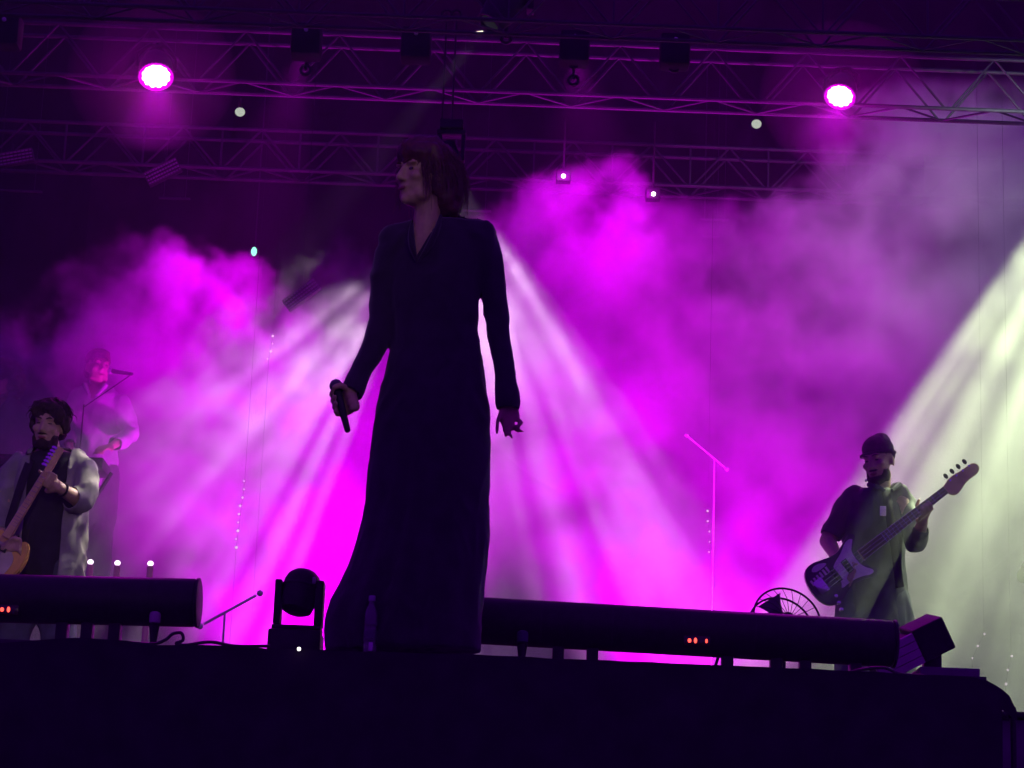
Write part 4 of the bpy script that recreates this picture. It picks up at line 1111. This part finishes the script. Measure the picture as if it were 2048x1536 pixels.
# ---- the bass player
BY = 4.1
def bassist():
    S = lambda px, py, dy=0.0: at(px, py, BY + dy)
    fx = S(1750, 1080).x
    root = thing('person', 'bass player in a dark beanie and dark jacket', 'person', V((fx, BY, 0)))
    hc = S(1757, 922, -.02); hm = Matrix.Rotation(R(-6), 3, 'Y') @ Matrix.Rotation(R(-36), 3, 'Z') @ Matrix.Rotation(R(12), 3, 'X'); hs = .98
    b = MB(); head_prims(b, hc, hm, hs)
    b.capsule(S(1762, 950, .03), .055, S(1757, 985, .03), .062)
    zs = lambda py: at(1750, py, BY).z
    b.loft([(V((fx, BY + .03, .78)), .12, .11), (V((fx, BY + .03, .95)), .15, .12), (V((fx, BY + .03, 1.12)), .14, .11), (V((fx, BY + .03, 1.28)), .155, .115), (V((fx, BY + .03, 1.39)), .15, .10), (V((fx + .01, BY + .03, 1.46)), .085, .07)])
    for s in (-1, 1):
        b.chain([(V((fx + s * .085, BY + .03, .86)), .09), (V((fx + s * .12, BY, .48)), .062), (V((fx + s * .14, BY + .05, .10)), .045), (V((fx + s * .16, BY - .12, .045)), .04)])
    el = S(1832, 1085, -.10); wr = S(1846, 1042, -.22)
    b.chain([(S(1803, 995, .03), .052), (el, .044), (wr, .028)])
    g0 = S(1720, 1112, -.27); g1 = S(1888, 982, -.27); axis = (g1 - g0).normalized()
    hx = g0 + axis * ((S(1845, 1018, -.27) - g0).dot(axis))
    for o_ in (-.034, -.012, .012, .034): b.capsule(wr, .023, hx + axis * o_ + V((.012, .035, -.032)), .016, 10)
    for o_, L in ((.04, 1.0), (.014, 1.05), (-.012, 1.0), (-.038, .85)):
        q = hx + axis * o_ + V((.014, .02, -.034))
        finger(b, [q, q + V((.004, -.045 * L, .002)), q + V((-.008, -.066 * L, .024)), q + V((-.02, -.052 * L, .042))], .0105, .0085)
    finger(b, [wr + V((-.01, 0, .02)), hx + V((-.02, .03, .02)), hx + V((-.012, .012, .045))], .0135, .010)
    el2 = S(1655, 1082, .02); wr2 = S(1682, 1128, -.26)
    b.chain([(S(1702, 995, .03), .052), (el2, .044), (wr2, .028)])
    for o_ in (-.03, -.01, .01, .03): b.capsule(wr2, .022, wr2 + V((.04 + o_ * .4, -.02, -.045 + o_)), .014, 10)
    for o_ in (-.03, -.01, .01, .03):
        q = wr2 + V((.04 + o_ * .4, -.02, -.045 + o_)); finger(b, [q, q + V((.018, -.022, -.022)), q + V((.008, -.02, -.048))])
    finger(b, [wr2 + V((.02, -.01, .01)), wr2 + V((.055, -.03, .005)), wr2 + V((.08, -.03, -.005))], .012, .009)
    b.remesh('body', M['skin_dim'], root, .0085, 3)
    face_parts(root, hc, hm, hs, M['black_hair'], M['lips'])
    P = lambda x, y, z: hc + hm @ V((x * hs, y * hs, z * hs))
    be = MB()
    for c_, r_ in (((0, .018, .060), (.083, .102, .082)), ((0, .045, .03), (.080, .078, .072)), ((.01, .055, .105), (.05, .055, .045))):
        be.sphere(P(*c_), tuple(q * hs for q in r_), 18, 12, hm)
    bn = be.remesh('beanie', M['beanie'], root, .008, 2, lambda co, n: co + n * noise.noise(co * 40) * .004)
    MB().torus(P(0, .01, .035), .090 * hs, .009, hm @ Matrix.Rotation(R(82), 3, 'X'), 36, 8).build('beanie_cuff', M['beanie'], bn)
    bd = MB()
    for c_, r_ in (((0, -.064, -.098), (.048, .038, .030)), ((.045, -.035, -.075), (.020, .038, .042)), ((-.045, -.035, -.075), (.020, .038, .042)), ((0, -.094, -.046), (.030, .010, .006))):
        bd.sphere(P(*c_), tuple(q * hs for q in r_), 14, 10, hm)
    bd.remesh('beard', M['black_hair'], root, .006, 1, lambda co, n: co + n * noise.noise(co * 60) * .004)
    j = MB()
    j.loft([(V((fx, BY + .03, .74)), .175, .135), (V((fx, BY + .03, .95)), .165, .135), (V((fx, BY + .03, 1.12)), .152, .125), (V((fx, BY + .03, 1.28)), .165, .128), (V((fx, BY + .03, 1.40)), .158, .108), (V((fx + .01, BY + .03, 1.47)), .09, .08)])
    j.chain([(S(1796, 992, .03), .060), (S(1810, 1010, .02), .058), (S(1826, 1060, -.06), .050), (S(1832, 1086, -.10), .050), (S(1840, 1064, -.17), .042)])
    j.chain([(S(1706, 995, .03), .060), (S(1692, 1015, .02), .058), (S(1666, 1062, .02), .050), (S(1660, 1072, .01), .048)])
    cu = S(1842, 1054, -.19); cd = (S(1832, 1088, -.10) - cu).normalized()
    cu2 = S(1661, 1072, .01); cd2 = (S(1688, 1015, .02) - cu2).normalized()
    def jc(c, n): return ((c - cu).dot(cd) < 0 and (c - cu).length < .09) or ((c - cu2).dot(cd2) < 0 and (c - cu2).length < .09)
    jk = j.remesh('jacket', M['jacket'], root, .011, 2, lambda co, n: co + n * creases(co, .011, 10), jc, [(cu, cd), (cu2, cd2)])
    so = jk.modifiers.new('cloth', 'SOLIDIFY'); so.thickness = .004; so.offset = -1
    for sx in (-1, 1):
        MB().tube([P(0, 0, -.13) + V((sx * .02 + .01, -.095, -.05)), P(0, 0, -.13) + V((sx * .075, -.05, -.01)), P(0, 0, -.13) + V((sx * .065, .06, .01))], [.010, .018, .014], 8).build('collar', M['jacket'], jk)
    tr = MB()
    for s in (-1, 1): tr.chain([(V((fx + s * .08, BY + .03, .88)), .115), (V((fx + s * .12, BY, .48)), .085), (V((fx + s * .14, BY + .05, .08)), .07)])
    tr.remesh('trousers', M['denim'], root, .014, 2, lambda co, n: co + n * creases(co, .010, 9))
    for s in (-1, 1): MB().sphere((fx + s * .16, BY - .06, .045), (.05, .13, .05), 14, 8).build('shoe', M['black_cloth'], root)
    e = P(.076, -.005, -.05)
    q = S(1766, 1022, -.165); MB().box((q.x - .016, q.y - .004, q.z - .026), (q.x + .016, q.y + .004, q.z + .026), Matrix.Identity(4), .003).build('badge', M['white'], root)
    out = smooth_outline([(.06, .14), (.02, .165), (-.05, .13), (-.12, .105), (-.20, .13), (-.30, .165), (-.37, .13), (-.40, .02), (-.39, -.10), (-.33, -.165), (-.24, -.15), (-.16, -.115), (-.08, -.13), (-.02, -.165), (.03, -.15), (.03, -.12), (-.02, -.07), (-.03, -.03), (-.03, .04), (0, .08), (.04, .11)], 3)
    gd = smooth_outline([(.03, .125), (-.02, .14), (-.10, .09), (-.16, .07), (-.22, .03), (-.20, -.06), (-.24, -.10), (-.16, -.095), (-.08, -.11), (-.02, -.145), (.015, -.13), (-.04, -.06), (-.04, .05), (-.01, .09)], 2)
    out = [(x * .80, z * .76) for x, z in out]; gd = [(x * .80, z * .76) for x, z in gd]
    hd = smooth_outline([(0, -.022), (.02, -.05), (.05, -.055), (.12, -.03), (.20, -.035), (.225, -.005), (.205, .03), (.14, .028), (.06, .040), (.02, .024), (0, .021)], 2)
    def blocks(t):
        for k in range(6):
            MB().box((-.19 - .021 * k, -.030, .032 - .002 * k), (-.19 - .021 * k + .012, -.0258, .064 - .002 * k), None, .0015).build('inlay', M['pearl'], t, smooth=False)
        MB().prism(smooth_outline([(-.16, .076), (-.22, .106), (-.26, .09), (-.24, .07), (-.19, .066)], 2), -.0258, -.0226).build('control_plate', M['pearl'], t, smooth=False)
    strap = [S(1800, 1175, -.10), S(1790, 1100, -.17), S(1778, 1020, -.16), S(1772, 985, -.08), S(1770, 972, .06)]
    guitar('bass guitar with pale pickguard held by the bass player', aim(g0, g1, R(4)), out, M['bass_body'], gd, M['pearl'], .56, .062, .042, M['rosewood'], M['maple'], hd, 4, [(.05 + .042 * k, .055) for k in range(4)], [(-.09, .0, .017, .036), (-.165, 0, .013, .040)], strap, blocks)
    MB().sphere(S(1732, 961, -.12), .008, 8, 6).build('earpiece', M['chrome'], root)
bassist()

# ---- musicians on the riser behind the guitarist
KY = 7.45
RZ = at(198, 700, KY).z - 1.76
r0, r1 = at(-400, 1000, KY).x, at(300, 1000, KY).x
t = thing('stage_riser', 'black riser carrying the keyboard player behind the guitarist', 'riser', V(((r0 + r1) / 2, KY, 0)))
MB().box((r0, KY - .75, RZ - .12), (r1, KY + 1.3, RZ), bev=.005).build('platform', M['deck'], t, smooth=False)
for xx in (r0 + .06, (r0 + r1) / 2, r1 - .06):
    for yy in (KY - .69, KY + 1.24):
        MB().box((xx - .03, yy - .03, 0), (xx + .03, yy + .03, RZ - .121)).build('leg', M['black_metal'], t, smooth=False)
def back_person(label, px, py, yy, hm, hair, hair_m, top_m, arms, curly=False):
    S = lambda a, c, dy=0.0: at(a, c, yy + dy)
    hc = S(px, py); fx = hc.x; z0 = hc.z - 1.62
    root = thing('person', label, 'person', V((fx, yy, RZ)))
    H = lambda x, y, z: V((fx + x, yy + y, z0 + z))
    b = MB(); head_prims(b, hc, hm, 1.0)
    b.capsule(H(0, .02, 1.52), .055, H(0, .03, 1.42), .06)
    b.loft([(H(0, .03, .80), .13, .11), (H(0, .03, .95), .165, .12), (H(0, .03, 1.12), .15, .11), (H(0, .03, 1.30), .165, .115), (H(0, .03, 1.42), .155, .10), (H(0, .03, 1.48), .09, .07)])
    for s in (-1, 1): b.chain([(H(s * .09, .03, .88), .09), (H(s * .11, .0, .48), .062), (H(s * .11, .04, .09), .045), (H(s * .12, -.12, .05), .04)])
    for sh, el, wr, hd in arms:
        b.chain([(sh, .05), (el, .043), (wr, .027)])
        d = (hd - wr)
        for o_ in (-.03, -.01, .01, .03):
            q = hd + V((o_, 0, 0)); b.capsule(wr, .022, q, .014, 10); finger(b, [q, q + d * .5 + V((0, -.01, -.01)), q + d * .7 + V((0, -.012, -.035))])
        finger(b, [wr, wr + d * .5 + V((.04, 0, -.005)), wr + d * .9 + V((.05, -.01, -.02))], .012, .009)
    b.remesh('body', M['skin_dim'], root, .011, 3)
    face_parts(root, hc, hm, 1.0, hair_m, M['lips'])
    P = lambda x, y, z: hc + hm @ V((x, y, z))
    h = MB()
    for c_, r_ in hair: h.sphere(P(*c_), r_, 16, 10, hm)
    amp = .022 if curly else .008
    hr = h.remesh('hair', hair_m, root, .010, 1 if curly else 3, lambda co, n: co + n * (noise.noise(co * 26) * amp + noise.noise(co * 60) * amp * .4))
    s_ = MB()
    s_.loft([(H(0, .03, .78), .17, .14), (H(0, .03, .96), .185, .14), (H(0, .03, 1.12), .175, .135), (H(0, .03, 1.30), .185, .135), (H(0, .03, 1.43), .172, .115), (H(0, .03, 1.50), .085, .075)])
    for sh, el, wr, hd in arms: s_.chain([(sh, .068), (lin(sh, el, .5), .062), (el, .056), (lin(el, wr, .75), .045)])
    cuts = [(lin(el, wr, .8), (el - wr).normalized()) for sh, el, wr, hd in arms]
    def sc_(c, n):
        for q, d in cuts:
            if (c - q).dot(d) < 0 and (c - q).length < .08: return True
        return c.z > H(0, 0, 1.36).z and abs(c.x - fx) < .05 * (c.z - H(0, 0, 1.36).z) / .12 and n.y < -.1
    sh_ = s_.remesh('shirt', top_m, root, .013, 2, lambda co, n: co + n * creases(co, .011, 9), sc_)
    so = sh_.modifiers.new('cloth', 'SOLIDIFY'); so.thickness = .004; so.offset = -1
    for k in (-1, 1):
        MB().tube([H(k * .025, -.10, 1.40), H(k * .07, -.06, 1.48), H(k * .06, .05, 1.51)], [.010, .018, .014], 8).build('collar', top_m, sh_)
    tr = MB()
    for s in (-1, 1): tr.chain([(H(s * .085, .03, .90), .115), (H(s * .11, .0, .48), .085), (H(s * .11, .04, .08), .07)])
    tr.remesh('trousers', M['tee'], root, .015, 2, lambda co, n: co + n * creases(co, .010, 9))
    for s in (-1, 1): MB().sphere(H(s * .12, -.06, .048), (.05, .12, .048), 14, 8).build('shoe', M['black_cloth'], root)
    return root
S = lambda a, c, dy=0.0: at(a, c, KY + dy)
back_person('keyboard player in a pale shirt leaning to a microphone', 196, 735, KY, Matrix.Rotation(R(28), 3, 'Z') @ Matrix.Rotation(R(4), 3, 'X'),
            [((0, .02, .052), (.086, .102, .086)), ((0, -.045, .088), (.065, .05, .035)), ((0, .07, -.01), (.078, .05, .08))], M['brown_hair'], M['shirt'],
            [(S(240, 808), S(262, 868, -.05), S(222, 893, -.28), S(208, 896, -.33)), (S(156, 808), S(132, 868, -.05), S(140, 897, -.28), S(146, 902, -.33))])
S2 = lambda a, c, dy=0.0: at(a, c, KY + .35 + dy)
back_person('curly haired musician standing beside the keyboard player', 6, 762, KY + .35, Matrix.Rotation(R(-10), 3, 'Z'),
            [((0, .02, .05), (.13, .13, .12)), ((-.07, .03, .0), (.075, .10, .11)), ((.07, .03, .0), (.075, .10, .11)), ((0, .08, -.04), (.12, .07, .10)), ((0, -.05, .10), (.08, .05, .045))], M['brown_hair'], M['jacket'],
            [(S2(48, 838), S2(62, 905), S2(44, 945, -.22), S2(36, 950, -.27)), (S2(-34, 838), S2(-50, 905), S2(-34, 945, -.22), S2(-26, 950, -.27))], True)

# keyboard on its stand
kz = S(150, 913, -.42).z
ka, kb = S(-60, 913, -.42).x, S(214, 913, -.42).x
t = thing('keyboard', 'dark stage keyboard on a stand in front of the keyboard player', 'keyboard', V(((ka + kb) / 2, KY - .42, RZ)))
MB().box((ka, KY - .56, kz - .10), (kb, KY - .24, kz - .03), bev=.006).build('case', M['black_metal'], t)
nk = 30; kw = (kb - ka - .06) / nk
k0 = None
for i in range(nk):
    x = ka + .03 + i * kw
    if k0 is None:
        k0 = MB().box((0, 0, 0), (kw * .93, .14, .012), bev=.001).build('white_key', M['keys'], t, smooth=False); kd = k0.data; o = k0
    else: o = link('white_key', kd, t)
    o.matrix_parent_inverse = Matrix.Identity(4); o.location = V((x, KY - .40, kz - .031)) - t.location
for s in (.2, .8):
    x = ka + (kb - ka) * s
    for e in (-1, 1):
        MB().tube([(x + e * .22, KY - .40 + .03 * e, RZ + .01), (x - e * .22, KY - .40 + .03 * e, kz - .102)], .013, 8).build('stand_leg', M['black_metal'], t)
# microphone on a boom before the keyboard player
t = thing('microphone_stand', 'microphone on a boom stand at the mouth of the keyboard player', 'microphone stand', V((S(160, 900, -.3).x, KY - .3, RZ)))
A, B = S(222, 742, -.14), S(243, 745, -.2)
MB().sphere(A, .024, 12, 8).build('grille', mat('mic_mesh_pale', (.5, .45, .5), .35, .6, .2, 120, .3), t)
MB().tube([A, lin(A, B, 2.0)], [.016, .011], 10).build('microphone_body', M['black_metal'], t)
bs = V((S(160, 900, -.3).x, KY - .3, RZ)); C_ = lin(A, B, 2.0)
MB().tube([C_, (bs.x, bs.y, C_.z - .25)], .004, 8).build('boom', M['black_metal'], t)
MB().tube([(bs.x, bs.y, C_.z - .23), (bs.x, bs.y, RZ + .02)], .005, 8).build('pole', M['black_metal'], t)
MB().lathe([(.12, 0), (.12, .014), (.02, .022)], 20, Matrix.Translation(bs)).build('base', M['black_metal'], t)
# ------------------------------------------------------------------ smoke and haze
smoke_layer('smoke', (-4.8, 6.9, -.02), (4.8, 8.3, 5.0), .040, PROF_B, 7.5, EDGE_B, BIL_B, DEN_B, .0, 1, low=.10, thin=THIN_B, ragged=(3.0, .40, .60, 1.3), curl=.26)
smoke_layer('smoke', (-4.0, 3.1, -.02), (4.0, 5.15, 3.9), .036, PROF_F, 4.8, EDGE_F, BIL_F, DEN_F, .35, 2, low=.18, thin=THIN_F, front=FRONT_F, curl=.2, ragged=(5.0, .42, .58, 1.2))
hz = MB().box((-61, -49, -3.9), (61, 61, 10.4)).build('haze', M['grey'], smooth=False)
hm_ = bpy.data.materials.new('haze_air'); hm_.use_nodes = True; nt = hm_.node_tree; nt.nodes.clear()
pv = nt.nodes.new('ShaderNodeVolumePrincipled'); mo = nt.nodes.new('ShaderNodeOutputMaterial')
pv.inputs['Color'].default_value = (.92, .90, .94, 1); pv.inputs['Density'].default_value = HAZE
nt.links.new(pv.outputs[0], mo.inputs['Volume'])
hz.data.materials.clear(); hz.data.materials.append(hm_); hz['kind'] = 'stuff'
